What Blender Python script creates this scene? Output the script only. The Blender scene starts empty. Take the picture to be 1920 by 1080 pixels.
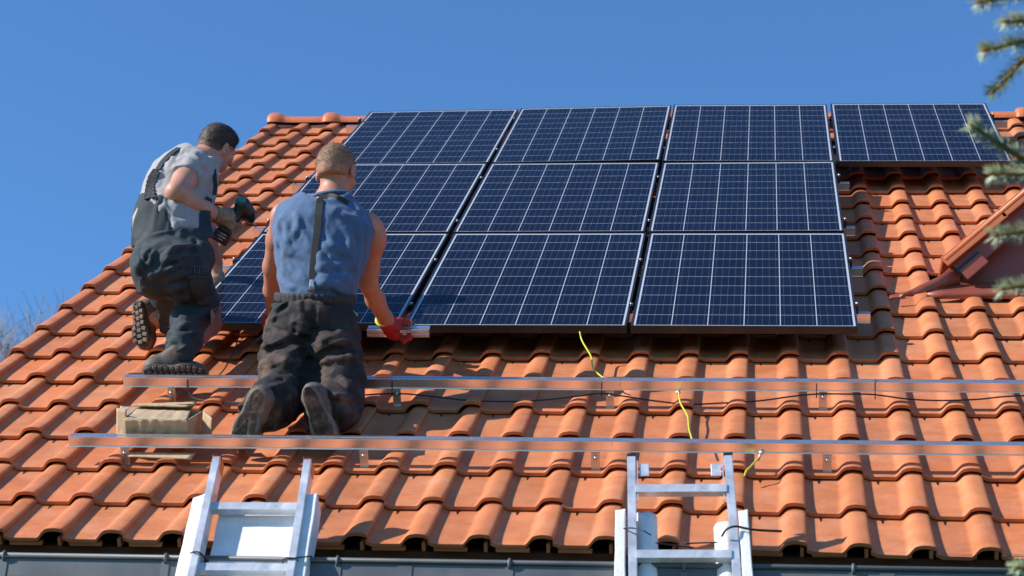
import bpy, math, random
import numpy as np
from mathutils import Vector, Matrix, noise
random.seed(7); rng = np.random.default_rng(7)
sc = bpy.context.scene; col = sc.collection
R = math.radians
# ------------------------------------------------------------------ camera, sky, sun, exposure
PITCH = R(38); Z0 = 5.18; F = 4166.4                       # roof pitch, height of the array's lower left corner, focal length in px of 1920
CX = Vector((0.993515, 0.104570, 0.044636)); CD = Vector((0.001465, 0.380779, -0.924665)); CF = Vector((-0.113689, 0.918734, 0.378156))
CAM = Vector((2.6216, -9.1095, -3.5787 + Z0))
cam = bpy.data.cameras.new('camera'); camo = bpy.data.objects.new('camera', cam); col.objects.link(camo)
camo.matrix_world = Matrix(((CX.x, -CD.x, -CF.x, CAM.x), (CX.y, -CD.y, -CF.y, CAM.y), (CX.z, -CD.z, -CF.z, CAM.z), (0, 0, 0, 1)))
cam.sensor_width = 36; cam.lens = F / 1920 * 36; cam.clip_start = .1; cam.clip_end = 3000
cam.dof.use_dof = True; cam.dof.focus_distance = 10.4; cam.dof.aperture_fstop = 5.8
sc.camera = camo
SUNL = Vector((-1.36, .10, 1.0))                            # towards the sun, in roof axes
LM = Matrix.Translation((0, 0, Z0)) @ Matrix.Rotation(PITCH, 4, 'X'); L3 = LM.to_3x3(); LI = LM.inverted()
SUN = (L3 @ SUNL).normalized(); ELEV = math.asin(SUN.z)
w = bpy.data.worlds.new('World'); sc.world = w; w.use_nodes = True
nt = w.node_tree; bg = nt.nodes['Background']; sky = nt.nodes.new('ShaderNodeTexSky'); sky.sky_type = 'NISHITA'; sky.sun_disc = False
sky.sun_elevation = ELEV; sky.sun_rotation = math.atan2(SUN.x, SUN.y); sky.air_density = 1.0; sky.dust_density = .0; sky.ozone_density = 3.2
tint = nt.nodes.new('ShaderNodeMix'); tint.data_type = 'RGBA'; tint.blend_type = 'MULTIPLY'; tint.inputs[0].default_value = 1; tint.inputs[7].default_value = (.61, .95, 1.25, 1)
nt.links.new(sky.outputs[0], tint.inputs[6]); nt.links.new(tint.outputs[2], bg.inputs[0]); bg.inputs[1].default_value = .122
sl = bpy.data.lights.new('sun', 'SUN'); sl.energy = 5.0; sl.angle = R(.53); sl.color = (1, .94, .86)
so = bpy.data.objects.new('sun', sl); col.objects.link(so); so.rotation_mode = 'QUATERNION'; so.rotation_quaternion = SUN.to_track_quat('Z', 'Y')
so.location = (-8, 4, 14)
sc.view_settings.view_transform = 'Standard'; sc.view_settings.look = 'None'; sc.view_settings.exposure = .38; sc.view_settings.gamma = 1
sc.cycles.max_bounces = 8

def ray(px, py): return (CX * ((px - 960) / F) + CD * ((py - 540) / F) + CF)
def onroof(px, py, wl):                                    # pixel to roof axes at height wl over the panel plane
    c = LI @ CAM; d = L3.inverted() @ ray(px, py); return c + d * ((wl - c.z) / d.z)
def onv(px, py, v):
    c = LI @ CAM; d = L3.inverted() @ ray(px, py); return c + d * ((v - c.y) / d.y)
def onplane(px, py, p, n):
    d = ray(px, py); return CAM + d * ((p - CAM).dot(n) / d.dot(n))
def atdepth(px, py, D): return CAM + ray(px, py) * D
def LW(u, v, wl): return LM @ Vector((u, v, wl))

# ------------------------------------------------------------------ materials
def N(nt, typ, **k):
    n = nt.nodes.new(typ)
    for a, b in k.items():
        if a in n.inputs: n.inputs[a].default_value = b
        else: setattr(n, a, b)
    return n
def mat(name, base, rough=.6, metal=0., spec=.5, noise_amt=.0, noise_scale=8., bump=0., bump_scale=40., stretch=(1, 1, 1), dirt=None, dirt_scale=5., dirt_amt=.5, tone=None, rough_var=0., stains=False, **extra):
    m = bpy.data.materials.new(name); m.use_nodes = True; t = m.node_tree; b = t.nodes['Principled BSDF']
    b.inputs['Roughness'].default_value = rough; b.inputs['Metallic'].default_value = metal; b.inputs['Specular IOR Level'].default_value = spec
    for k, v in extra.items(): b.inputs[k].default_value = v
    tc = t.nodes.new('ShaderNodeTexCoord'); mp = t.nodes.new('ShaderNodeMapping'); mp.inputs['Scale'].default_value = stretch
    t.links.new(tc.outputs['Object'], mp.inputs[0])
    cur = N(t, 'ShaderNodeRGB').outputs[0]; cur.default_value = (*base, 1)
    def mix(a, bcol, fac, mode='MIX'):
        x = N(t, 'ShaderNodeMix', data_type='RGBA', blend_type=mode)
        for i, s in ((6, a), (7, bcol), (0, fac)):
            if hasattr(s, 'links') or isinstance(s, bpy.types.NodeSocket): t.links.new(s, x.inputs[i])
            elif i == 0: x.inputs[i].default_value = s
            else: x.inputs[i].default_value = (*s, 1)
        return x.outputs[2]
    if noise_amt:
        n = N(t, 'ShaderNodeTexNoise', Scale=noise_scale, Detail=6., Roughness=.62); t.links.new(mp.outputs[0], n.inputs[0])
        r = N(t, 'ShaderNodeMapRange'); r.inputs[1].default_value = .3; r.inputs[2].default_value = .7; r.inputs[3].default_value = 1 - noise_amt; r.inputs[4].default_value = 1 + noise_amt
        t.links.new(n.outputs[0], r.inputs[0]); vm = N(t, 'ShaderNodeVectorMath', operation='SCALE')
        t.links.new(cur, vm.inputs[0]); t.links.new(r.outputs[0], vm.inputs[3]); cur = vm.outputs[0]
        if rough_var:
            rr = N(t, 'ShaderNodeMapRange'); rr.inputs[1].default_value = .3; rr.inputs[2].default_value = .7; rr.inputs[3].default_value = rough - rough_var; rr.inputs[4].default_value = rough + rough_var
            t.links.new(n.outputs[0], rr.inputs[0]); t.links.new(rr.outputs[0], b.inputs['Roughness'])
    if dirt:
        n = N(t, 'ShaderNodeTexNoise', Scale=dirt_scale, Detail=8., Roughness=.7); t.links.new(mp.outputs[0], n.inputs[0])
        r = N(t, 'ShaderNodeMapRange'); r.inputs[1].default_value = .48; r.inputs[2].default_value = .68; r.inputs[4].default_value = dirt_amt
        t.links.new(n.outputs[0], r.inputs[0]); cur = mix(cur, dirt, r.outputs[0])
    if stains:                                             # swirling darker smears and a few pale scuffs left in the clay
        for sc_, lo, hi, c_, am in ((5., .56, .70, (.40, .125, .055), .55), (17., .60, .72, (.34, .13, .07), .45), (11., .63, .74, (.72, .50, .36), .5)):
            n = N(t, 'ShaderNodeTexNoise', Scale=sc_, Detail=9., Roughness=.68, Distortion=1.6); m2_ = t.nodes.new('ShaderNodeMapping'); m2_.inputs['Scale'].default_value = (.7, 2.2, 2.2); m2_.inputs['Location'].default_value = (sc_, am, 0)
            t.links.new(tc.outputs['Object'], m2_.inputs[0]); t.links.new(m2_.outputs[0], n.inputs[0]); r = N(t, 'ShaderNodeMapRange'); r.inputs[1].default_value = lo; r.inputs[2].default_value = hi; r.inputs[4].default_value = am
            t.links.new(n.outputs[0], r.inputs[0]); cur = mix(cur, c_, r.outputs[0])
    if tone:
        a = N(t, 'ShaderNodeAttribute', attribute_name=tone); cur = mix(cur, a.outputs[0], 1., 'MULTIPLY')
    t.links.new(cur, b.inputs['Base Color'])
    if bump:
        n = N(t, 'ShaderNodeTexNoise', Scale=bump_scale, Detail=5.); t.links.new(mp.outputs[0], n.inputs[0])
        bp = N(t, 'ShaderNodeBump', Strength=1., Distance=bump); t.links.new(n.outputs[0], bp.inputs['Height']); t.links.new(bp.outputs[0], b.inputs['Normal'])
    return m
M = {}
M['clay'] = mat('terracotta', (.57, .186, .070), .62, spec=.35, noise_amt=.13, noise_scale=9, dirt=(.62, .31, .18), dirt_scale=7, dirt_amt=.42, tone='tone', bump=.0012, bump_scale=60, rough_var=.1, stains=True)
M['clay_plain'] = mat('glazed ridge clay', (.60, .175, .07), .45, spec=.4, noise_amt=.1, noise_scale=6, bump=.0006, bump_scale=50)
M['alu'] = mat('mill aluminium', (.86, .83, .81), .21, .90, noise_amt=.06, noise_scale=6, stretch=(.5, 30, 30), bump=.00012, bump_scale=30, rough_var=.03)
M['ladder_alu'] = mat('ladder aluminium', (.70, .71, .73), .36, .45, noise_amt=.16, noise_scale=14, rough_var=.12, dirt=(.35, .35, .36), dirt_scale=18, dirt_amt=.5)
M['steel'] = mat('stainless steel', (.60, .57, .54), .32, .75, noise_amt=.1, noise_scale=30)
M['black_frame'] = mat('black anodised aluminium', (.012, .012, .014), .38, .0, spec=.6)
M['black_plastic'] = mat('black plastic', (.015, .015, .016), .4, bump=.0004, bump_scale=80)
M['gutter'] = mat('weathered zinc', (.115, .125, .13), .5, .1, noise_amt=.2, noise_scale=4, dirt=(.10, .105, .105), dirt_scale=9, dirt_amt=.6, rough_var=.1)
M['fascia'] = mat('brown stained timber', (.10, .035, .022), .6, noise_amt=.3, noise_scale=5, stretch=(.6, 12, 12), bump=.001, bump_scale=30)
M['render_wall'] = mat('cream rendered wall', (.62, .56, .45), .9, noise_amt=.08, bump=.002, bump_scale=90)
M['brown_metal'] = mat('red brown coated sheet', (.27, .07, .042), .42, noise_amt=.08, noise_scale=5, bump=.0006, bump_scale=7)
M['foam'] = mat('white polystyrene foam', (.82, .80, .79), .85, noise_amt=.04, noise_scale=30, dirt=(.62, .50, .46), dirt_scale=9, dirt_amt=.35, bump=.0015, bump_scale=110)
M['card'] = mat('corrugated cardboard', (.50, .355, .215), .85, noise_amt=.12, noise_scale=9, stretch=(1.5, 1, 1), dirt=(.34, .22, .125), dirt_scale=14, dirt_amt=.45, bump=.0035, bump_scale=26)
M['cable'] = mat('black cable', (.018, .018, .02), .45)
M['grey_cable'] = mat('grey black cable', (.09, .085, .08), .5)
M['yellow'] = mat('yellow green earth wire', (.62, .66, .05), .4)
M['green'] = mat('green wire band', (.06, .38, .05), .4)
M['orange'] = mat('orange plastic', (.85, .17, .02), .4)
M['skin_t'] = mat('tanned skin', (.50, .215, .135), .5, noise_amt=.12, noise_scale=22, dirt=(.42, .14, .09), dirt_scale=10, dirt_amt=.5, bump=.0007, bump_scale=160, **{'Subsurface Weight': .12, 'Subsurface Radius': (.012, .005, .003)})
M['skin_l'] = mat('fair skin', (.55, .27, .18), .5, noise_amt=.1, noise_scale=22, dirt=(.46, .18, .12), dirt_scale=10, dirt_amt=.45, bump=.0007, bump_scale=160, **{'Subsurface Weight': .12, 'Subsurface Radius': (.012, .005, .003)})
M['hair_l'] = mat('cropped light brown hair', (.27, .150, .075), .6, noise_amt=.35, noise_scale=70, bump=.002, bump_scale=220)
M['hair_d'] = mat('short dark brown hair', (.055, .034, .022), .55, noise_amt=.4, noise_scale=60, bump=.003, bump_scale=160)
M['blue_shirt'] = mat('heather blue jersey', (.066, .122, .225), .88, noise_amt=.14, noise_scale=60, stretch=(1, 1, 1), dirt=(.10, .17, .28), dirt_scale=26, dirt_amt=.4, bump=.0012, bump_scale=240, **{'Sheen Weight': .1})
M['grey_shirt'] = mat('grey melange jersey', (.35, .33, .32), .9, noise_amt=.08, noise_scale=90, dirt=(.31, .29, .28), dirt_scale=16, dirt_amt=.2, bump=.001, bump_scale=240, **{'Sheen Weight': .2})
M['slate'] = mat('slate work cloth', (.034, .045, .052), .8, spec=.3, noise_amt=.2, noise_scale=14, dirt=(.10, .10, .095), dirt_scale=6, dirt_amt=.45, bump=.001, bump_scale=180)
M['black_cloth'] = mat('dusty black work cloth', (.027, .024, .023), .8, spec=.3, noise_amt=.25, noise_scale=10, dirt=(.17, .10, .070), dirt_scale=4.2, dirt_amt=.9, bump=.0012, bump_scale=160)
M['webbing'] = mat('black elastic webbing', (.035, .033, .032), .8, noise_amt=.25, noise_scale=60, bump=.001, bump_scale=300)
M['boot'] = mat('dusty leather boot', (.10, .075, .055), .7, noise_amt=.3, noise_scale=16, dirt=(.24, .17, .12), dirt_scale=9, dirt_amt=.7, bump=.0015, bump_scale=70)
M['sole'] = mat('worn dusty rubber sole', (.16, .14, .12), .8, noise_amt=.35, noise_scale=18, dirt=(.32, .25, .19), dirt_scale=11, dirt_amt=.8, bump=.004, bump_scale=38)
M['sole_dark'] = mat('dark rubber tread', (.045, .036, .03), .8, noise_amt=.35, noise_scale=22, dirt=(.24, .155, .10), dirt_scale=22, dirt_amt=.9, bump=.006, bump_scale=34)
M['knee'] = mat('faded pink knee patch', (.27, .125, .11), .85, noise_amt=.25, noise_scale=12, bump=.002, bump_scale=60)
M['red_glove'] = mat('red work glove', (.50, .014, .014), .65, noise_amt=.2, noise_scale=30, dirt=(.05, .008, .008), dirt_scale=24, dirt_amt=.7, bump=.002, bump_scale=90)
M['tan_glove'] = mat('tan leather glove', (.30, .205, .125), .75, noise_amt=.18, noise_scale=25, dirt=(.12, .08, .05), dirt_scale=30, dirt_amt=.7, bump=.002, bump_scale=70)
M['teal'] = mat('teal plastic', (.0, .20, .22), .35)
M['backsheet'] = mat('white backsheet', (.78, .79, .80), .45)
M['bark_spruce'] = mat('spruce twig bark', (.28, .13, .05), .85, noise_amt=.3, noise_scale=60, bump=.002, bump_scale=150)
M['needle'] = mat('blue green spruce needles', (.27, .335, .19), .5, noise_amt=.3, noise_scale=7, dirt=(.38, .42, .25), dirt_scale=16, dirt_amt=.6)
M['bark_bare'] = mat('pale lichened bark', (.30, .25, .22), .9, noise_amt=.35, noise_scale=3, dirt=(.40, .38, .34), dirt_scale=6, dirt_amt=.7)
M['grass'] = mat('lawn', (.06, .10, .028), .95, noise_amt=.4, noise_scale=2.5, bump=.03, bump_scale=30)
M['screw'] = mat('dark zinc screws', (.16, .15, .14), .35, .6)
M['fade'] = mat('cropped hair fading into skin', (1, 1, 1), .6, noise_amt=.3, noise_scale=70, tone='tone', bump=.002, bump_scale=220)
M['tape'] = mat('brown packing tape', (.22, .15, .095), .45, noise_amt=.2, noise_scale=20)
M['glass'] = mat('window glass', (.03, .04, .05), .05)
M['white_paint'] = mat('white window paint', (.7, .7, .68), .5)
M['print'] = mat('white printed marks', (.6, .6, .6), .5)

def panel_glass():
    m = bpy.data.materials.new('solar cells under glass'); m.use_nodes = True; t = m.node_tree; b = t.nodes['Principled BSDF']
    tc = t.nodes.new('ShaderNodeTexCoord'); sp = t.nodes.new('ShaderNodeSeparateXYZ'); t.links.new(tc.outputs['Object'], sp.inputs[0])
    def mth(op, a, bb=None, c=None):
        n = N(t, 'ShaderNodeMath', operation=op)
        for i, s in enumerate((a, bb, c)):
            if s is None: continue
            if isinstance(s, (int, float)): n.inputs[i].default_value = s
            else: t.links.new(s, n.inputs[i])
        return n.outputs[0]
    x, y = sp.outputs[0], sp.outputs[1]
    px, py = .1592, .1597; x0, y0 = .0205, .0215
    cx = mth('DIVIDE', mth('SUBTRACT', x, x0), px); cy = mth('DIVIDE', mth('SUBTRACT', y, y0), py)
    inx = mth('MULTIPLY', mth('GREATER_THAN', cx, 0.), mth('LESS_THAN', cx, 5.982)); iny = mth('MULTIPLY', mth('GREATER_THAN', cy, 0.), mth('LESS_THAN', cy, 9.985))
    fx = mth('FRACT', cx); fy = mth('FRACT', cy)
    cell = mth('MULTIPLY', mth('LESS_THAN', fx, 1 - .0036 / px), mth('LESS_THAN', fy, 1 - .0030 / py)); cell = mth('MULTIPLY', cell, mth('MULTIPLY', inx, iny))
    bus = mth('LESS_THAN', mth('ABSOLUTE', mth('SUBTRACT', mth('FRACT', mth('MULTIPLY', fx, 5.1)), .5)), .5 * .0017 / (px / 5.1))
    # small tone differences between cells
    com = t.nodes.new('ShaderNodeCombineXYZ'); t.links.new(mth('FLOOR', cx), com.inputs[0]); t.links.new(mth('FLOOR', cy), com.inputs[1])
    oi = t.nodes.new('ShaderNodeObjectInfo'); t.links.new(oi.outputs['Random'], com.inputs[2])
    wn = N(t, 'ShaderNodeTexWhiteNoise', noise_dimensions='3D'); t.links.new(com.outputs[0], wn.inputs[0])
    vo = N(t, 'ShaderNodeTexVoronoi', Scale=55.); t.links.new(tc.outputs['Object'], vo.inputs[0])
    base = N(t, 'ShaderNodeMix', data_type='RGBA'); base.inputs[6].default_value = (.0045, .0075, .019, 1); base.inputs[7].default_value = (.008, .0125, .030, 1)
    f = mth('ADD', mth('MULTIPLY', wn.outputs[0], .5), mth('MULTIPLY', vo.outputs['Distance'], .5)); t.links.new(f, base.inputs[0])
    b1 = N(t, 'ShaderNodeMix', data_type='RGBA'); b1.inputs[7].default_value = (.055, .075, .13, 1); t.links.new(base.outputs[2], b1.inputs[6]); t.links.new(bus, b1.inputs[0])
    b2 = N(t, 'ShaderNodeMix', data_type='RGBA'); b2.inputs[6].default_value = (.46, .48, .52, 1); t.links.new(b1.outputs[2], b2.inputs[7]); t.links.new(cell, b2.inputs[0])
    # dusty smears
    geo = t.nodes.new('ShaderNodeNewGeometry'); n = N(t, 'ShaderNodeTexNoise', Scale=2.6, Detail=9., Roughness=.75); t.links.new(geo.outputs['Position'], n.inputs[0])
    r = N(t, 'ShaderNodeMapRange'); r.inputs[1].default_value = .64; r.inputs[2].default_value = .80; r.inputs[4].default_value = .35; t.links.new(n.outputs[0], r.inputs[0])
    b3 = N(t, 'ShaderNodeMix', data_type='RGBA'); b3.inputs[7].default_value = (.28, .16, .12, 1); t.links.new(b2.outputs[2], b3.inputs[6]); t.links.new(r.outputs[0], b3.inputs[0])
    t.links.new(b3.outputs[2], b.inputs['Base Color'])
    b.inputs['Roughness'].default_value = .16; b.inputs['Specular IOR Level'].default_value = .10; b.inputs['IOR'].default_value = 1.25
    return m
M['cells'] = panel_glass()

# ------------------------------------------------------------------ mesh helpers
class MB:
    def __init__(s): s.v = []; s.f = []; s.t = []; s.sm = []
    def add(s, vs, fs, tone=(1, 1, 1), smooth=False):
        o = len(s.v); s.v += [tuple(x) for x in vs]; s.f += [tuple(i + o for i in f) for f in fs]; s.t += [tone] * len(vs); s.sm += [smooth] * len(fs); return s
    def box(s, c, d, m=None, tone=(1, 1, 1)):
        c = Vector(c); vs = [Vector((x * d[0] / 2, y * d[1] / 2, z * d[2] / 2)) for x in (-1, 1) for y in (-1, 1) for z in (-1, 1)]
        vs = [(m @ x if m else x) + c for x in vs]
        return s.add(vs, [(0, 1, 3, 2), (4, 6, 7, 5), (0, 4, 5, 1), (2, 3, 7, 6), (0, 2, 6, 4), (1, 5, 7, 3)], tone)
    def extr(s, prof, x0, x1, closed=True, m=None, cap=True, tone=(1, 1, 1)):   # profile in YZ swept along X
        n = len(prof); vs = [Vector((x, a, b)) for x in (x0, x1) for a, b in prof]
        if m: vs = [m @ x for x in vs]
        fs = [(i, (i + 1) % n, n + (i + 1) % n, n + i) for i in range(n if closed else n - 1)]
        if cap and closed: fs += [tuple(range(n - 1, -1, -1)), tuple(range(n, 2 * n))]
        return s.add(vs, fs, tone)
    def tube(s, pts, r, n=8, cap=True, tone=(1, 1, 1), flat=None, up=None):
        pts = [Vector(p) for p in pts]; rs = r if isinstance(r, (list, tuple)) else [r] * len(pts); o = []; prev = None
        for i, p in enumerate(pts):
            d = (pts[min(i + 1, len(pts) - 1)] - pts[max(i - 1, 0)]).normalized()
            if up is not None: a = Vector(up)
            else: a = prev if prev is not None else (Vector((0, 0, 1)) if abs(d.z) < .9 else Vector((1, 0, 0)))
            a = (a - d * a.dot(d)).normalized(); prev = a; b = d.cross(a)
            for k in range(n):
                th = 2 * math.pi * (k + .5) / n; o.append(p + (a * math.cos(th) * (flat or 1) + b * math.sin(th)) * rs[i])
        fs = [(i * n + k, i * n + (k + 1) % n, (i + 1) * n + (k + 1) % n, (i + 1) * n + k) for i in range(len(pts) - 1) for k in range(n)]
        if cap: fs += [tuple(range(n - 1, -1, -1)), tuple((len(pts) - 1) * n + k for k in range(n))]
        return s.add(o, fs, tone, n > 4)
    def build(s, name, m, parent=None, mw=None, attr=False):
        me = bpy.data.meshes.new(name); me.from_pydata(s.v, [], s.f); me.polygons.foreach_set('use_smooth', s.sm)
        if attr:
            a = me.color_attributes.new('tone', 'FLOAT_COLOR', 'POINT'); a.data.foreach_set('color', np.concatenate([np.array(s.t, dtype=float), np.ones((len(s.t), 1))], 1).ravel())
        me.update(); return link(name, me, m, parent, mw)
def link(name, me, m, parent=None, mw=None):
    o = bpy.data.objects.new(name, me); me.materials.append(m); col.objects.link(o)
    if parent: o.parent = parent
    if mw is not None:
        if parent: o.matrix_basis = mw
        else: o.matrix_world = mw
    return o
def bev(o, wd=.002, seg=2):
    b = o.modifiers.new('bevel', 'BEVEL'); b.width = wd; b.segments = seg; b.limit_method = 'ANGLE'; b.angle_limit = R(40); return o
def tag(o, label=None, cat=None, group=None, kind=None):
    if label: o['label'] = label
    if cat: o['category'] = cat
    if group: o['group'] = group
    if kind: o['kind'] = kind
    return o
def empty(name, mw, *t):
    o = bpy.data.objects.new(name, None); o.empty_display_size = .1; col.objects.link(o); o.matrix_world = mw; tag(o, *t); return o
def copy_tree(o, parent=None, mw=None):
    c = o.copy(); col.objects.link(c)
    if parent: c.parent = parent
    if mw is not None: c.matrix_world = mw
    for ch in list(o.children): copy_tree(ch, c)
    return c
def LT(u, v, wl): return LM @ Matrix.Translation((u, v, wl))       # roof axes with an origin on the roof
def curve(pts, n=6):                                               # Catmull-Rom through points
    P = [Vector(p) for p in pts]; P = [P[0] * 2 - P[1]] + P + [P[-1] * 2 - P[-2]]; o = []
    for i in range(1, len(P) - 2):
        for k in range(n):
            t = k / n; a, b, c, d = P[i - 1:i + 3]
            o.append(.5 * ((2 * b) + (c - a) * t + (2 * a - 5 * b + 4 * c - d) * t * t + (3 * b - a - 3 * c + d) * t ** 3))
    o.append(P[-2]); return o
def ss(a, b, x):
    x = min(1, max(0, (x - a) / (b - a))); return x * x * (3 - 2 * x)

# ------------------------------------------------------------------ ground
g = MB(); n = 24
for i in range(1): g.add([(-1500, -1500, 0), (1500, -1500, 0), (1500, 1500, 0), (-1500, 1500, 0)], [(0, 1, 2, 3)])
tag(g.build('ground', M['grass']), kind='structure')

# ------------------------------------------------------------------ house
DU, DV, U0, V0, WB = .21915, .37089, 2.3790, -1.8470, -.172
CL, CR, KT = -14, 14, 19                                   # tile columns and the topmost course
def warp(u, v): return -.022 * ss(2.0, 3.6, u) * ss(-1.3, -2.0, v) - .00739 * (v - V0)
house = empty('house', Matrix.Translation(LM @ Vector((2, -2.2, 0)) * 1), 'house with an orange clay pan tile roof and a grey metal gutter', 'house')
HI = house.matrix_world.inverted()
HM = HI @ LM
RT_T = [-.26, -.20, -.15, .325, .355, .385, .415, .45, .48, .505, .56, .62, .67, .70, .735, .748, .755]
RT_Z = [0, 0, 0, 0, .12, .33, .56, .77, .87, .935, 1., .99, .955, .92, .84, .76, .62]
def roll(tau, s):                                          # tile cross section, s = 0 at the lower end
    H = .031 + .0075 * math.exp(-s * 7); sh = .035 * math.exp(-s * 7) if .2 < tau < .56 else 0
    if tau < -.15: return .010 * (1 - ss(-.26, -.15, tau))
    t = tau + sh * (1 - ss(.44, .56, tau)) if sh else tau
    return H * float(np.interp(t, RT_T, RT_Z))
TAUS = [-.26, -.20, -.15, -.05, .08, .2, .26, .29, .325, .355, .385, .415, .45, .48, .52, .56, .62, .67, .70, .735, .748, .755]
SS = [0, .007, .03, .06, .12, .22, .36, .55, .78, 1.0]
TL = .441
roof = MB()
def tile(k, c, verge=False):
    v0 = V0 + DV * k; u0 = U0 + DU * c
    rr = random.random; j = (rr() - .5) * .004; jv = (rr() - .5) * .006; jw = (rr() - .5) * .003; sk = (rr() - .5) * .004
    tn = 1 + random.gauss(0, .065); hue = random.gauss(0, .035)
    tone = (min(1.2, tn), min(1.25, tn * (1 + hue)), min(1.25, tn * (1 + 1.6 * hue)))
    taus = TAUS if not verge else [.33, .335, .35, .38, .42, .46, .50, .53, .56, .62, .67, .70, .735, .748, .755]
    vs = []; L = TL if k < KT else DV + .02
    for s in SS:
        st = s * L / TL
        for tau in taus:
            z = roll(tau, s)
            if verge and tau < .53: z = (.031 + .0075 * math.exp(-s * 7)) * (math.sin(math.pi / 2 * min(1, (tau - .33) / .2)) * 1.9 - .9)
            lip = -.0022 if s == 0 else 0
            u = u0 + DU * tau + j + sk * (s - .5); v = v0 + s * L + jv
            vs.append((u, v, WB + .026 * (1 - st) + z + lip + jw + warp(u, v)))
    n = len(taus); m = len(SS); top = len(vs); th = .0135
    fs = [(a * n + b, a * n + b + 1, (a + 1) * n + b + 1, (a + 1) * n + b) for a in range(m - 1) for b in range(n - 1)]
    roof.add(vs, fs, tone, True)
    # underside strip and edges, own vertices so that the rims stay crisp
    fr = [vs[b] for b in range(n)]; lo = [(x, y + .001, z - th) for x, y, z in fr]; bk = [(x, y + .12, z - th - .006) for x, y, z in fr]
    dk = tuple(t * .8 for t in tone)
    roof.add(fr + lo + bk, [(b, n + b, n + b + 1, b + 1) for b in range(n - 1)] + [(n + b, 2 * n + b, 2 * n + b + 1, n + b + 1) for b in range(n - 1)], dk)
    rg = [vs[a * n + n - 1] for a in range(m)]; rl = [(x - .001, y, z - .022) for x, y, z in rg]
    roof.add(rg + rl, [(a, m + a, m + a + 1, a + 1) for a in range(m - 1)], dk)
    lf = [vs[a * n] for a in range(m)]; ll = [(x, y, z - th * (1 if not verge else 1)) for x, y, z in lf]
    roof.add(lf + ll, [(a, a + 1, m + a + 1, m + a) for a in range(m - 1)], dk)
    if not verge:                                          # interlock nib just below the course above, its shade painted in near black
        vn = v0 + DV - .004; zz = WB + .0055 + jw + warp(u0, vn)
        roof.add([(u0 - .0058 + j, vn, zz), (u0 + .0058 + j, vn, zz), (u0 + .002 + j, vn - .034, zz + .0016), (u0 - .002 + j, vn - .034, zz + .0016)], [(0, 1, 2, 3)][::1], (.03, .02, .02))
    if k == -1:                                            # ribs seen under the eave course
        for t in ((.67, .012),):
            roof.box((u0 + DU * t[0], v0 + .035, WB + .012), (t[1], .06, .030), tone=dk)
        roof.box((u0 + DU * .10, v0 + .016, WB + .004), (.118, .02, .014), tone=dk)
DORM = lambda u, v: u > 3.62 and v > 1.0
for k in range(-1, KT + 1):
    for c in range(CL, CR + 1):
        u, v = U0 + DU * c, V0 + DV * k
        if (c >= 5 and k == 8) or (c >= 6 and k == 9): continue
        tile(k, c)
    tile(k, CL - 1, True)
rt = roof.build('roof', M['clay'], house, HM, True); rt['label'] = 'orange clay pan tiles laid in courses'
bt = MB().box((2, V0 - DV + .055, WB - .062), (6.8, .03, .085)).build('eave_batten', M['fascia'], house, HM)
# underlay below the tiles and the hidden rear slope
VR = 5.60; UL, UR = U0 + DU * (CL - .58), U0 + DU * (CR + .75)
u_ = MB().box(((UL + UR) / 2 + .04, (V0 - DV + .05 + VR) / 2, WB - .092), (UR - UL - .12, VR - V0 + DV, .05))
u_.build('roof_underlay', M['fascia'], house, HM)
ridge = LW(0, VR, -.25)
pm = Matrix.Translation((0, ridge.y, ridge.z)) @ Matrix.Rotation(-PITCH, 4, 'X')
r2 = MB(); r2.box(((UL + UR) / 2, 3.9, -.02), (UR - UL, 7.8, .08)); r2.build('rear_slope', M['clay_plain'], house, HI @ pm)
# ridge caps
def ridge_mb():
    mb = MB(); L = .40; vs = []; n = 18; secs = [(-.062, .068), (-.060, .078), (-.045, .088), (-.02, .093), (.005, .091), (.03, .084), (.05, .070), (.07, .0645), (.12, .062), (L - .03, .062), (L - .012, .061)]
    for x, r in secs:
        for k in range(n + 1):
            th = math.pi * (-.06 + 1.12 * k / n); vs.append((x, math.cos(th) * (r * .85 + .037), math.sin(th) * r))
    fs = [(a * (n + 1) + b, (a + 1) * (n + 1) + b, (a + 1) * (n + 1) + b + 1, a * (n + 1) + b + 1) for a in range(len(secs) - 1) for b in range(n)]
    mb.add(vs, fs, smooth=True); mb.add([Vector(vs[b]) * 1 for b in range(n + 1)] + [(-.062, 0, -.02)], [(b + 1, b, n + 1) for b in range(n)]); return mb
RX0 = onroof(511, 222, -.15).x
RZ = LW(0, 5.55, -.226)
cap0 = None; x = RX0
while x < UR:
    mw = HI @ Matrix.Translation((x + .02, RZ.y, RZ.z + random.uniform(-.002, .002)))
    if cap0 is None: cap0 = ridge_mb().build('ridge_tile', M['clay_plain'], house, mw)
    else:
        c = cap0.copy(); col.objects.link(c); c.parent = house; c.matrix_basis = mw
    x += .392
mb = MB().tube(curve([(RX0 - .0, RZ.y - .09, RZ.z - .05)] + [(RX0 + .1 * i, RZ.y - .075 + random.uniform(-.01, .01), RZ.z - .055 + random.uniform(-.006, .006)) for i in range(1, 62)]), .022, 6)
mb.build('ridge_mortar', M['fascia'], house, HI)
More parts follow.
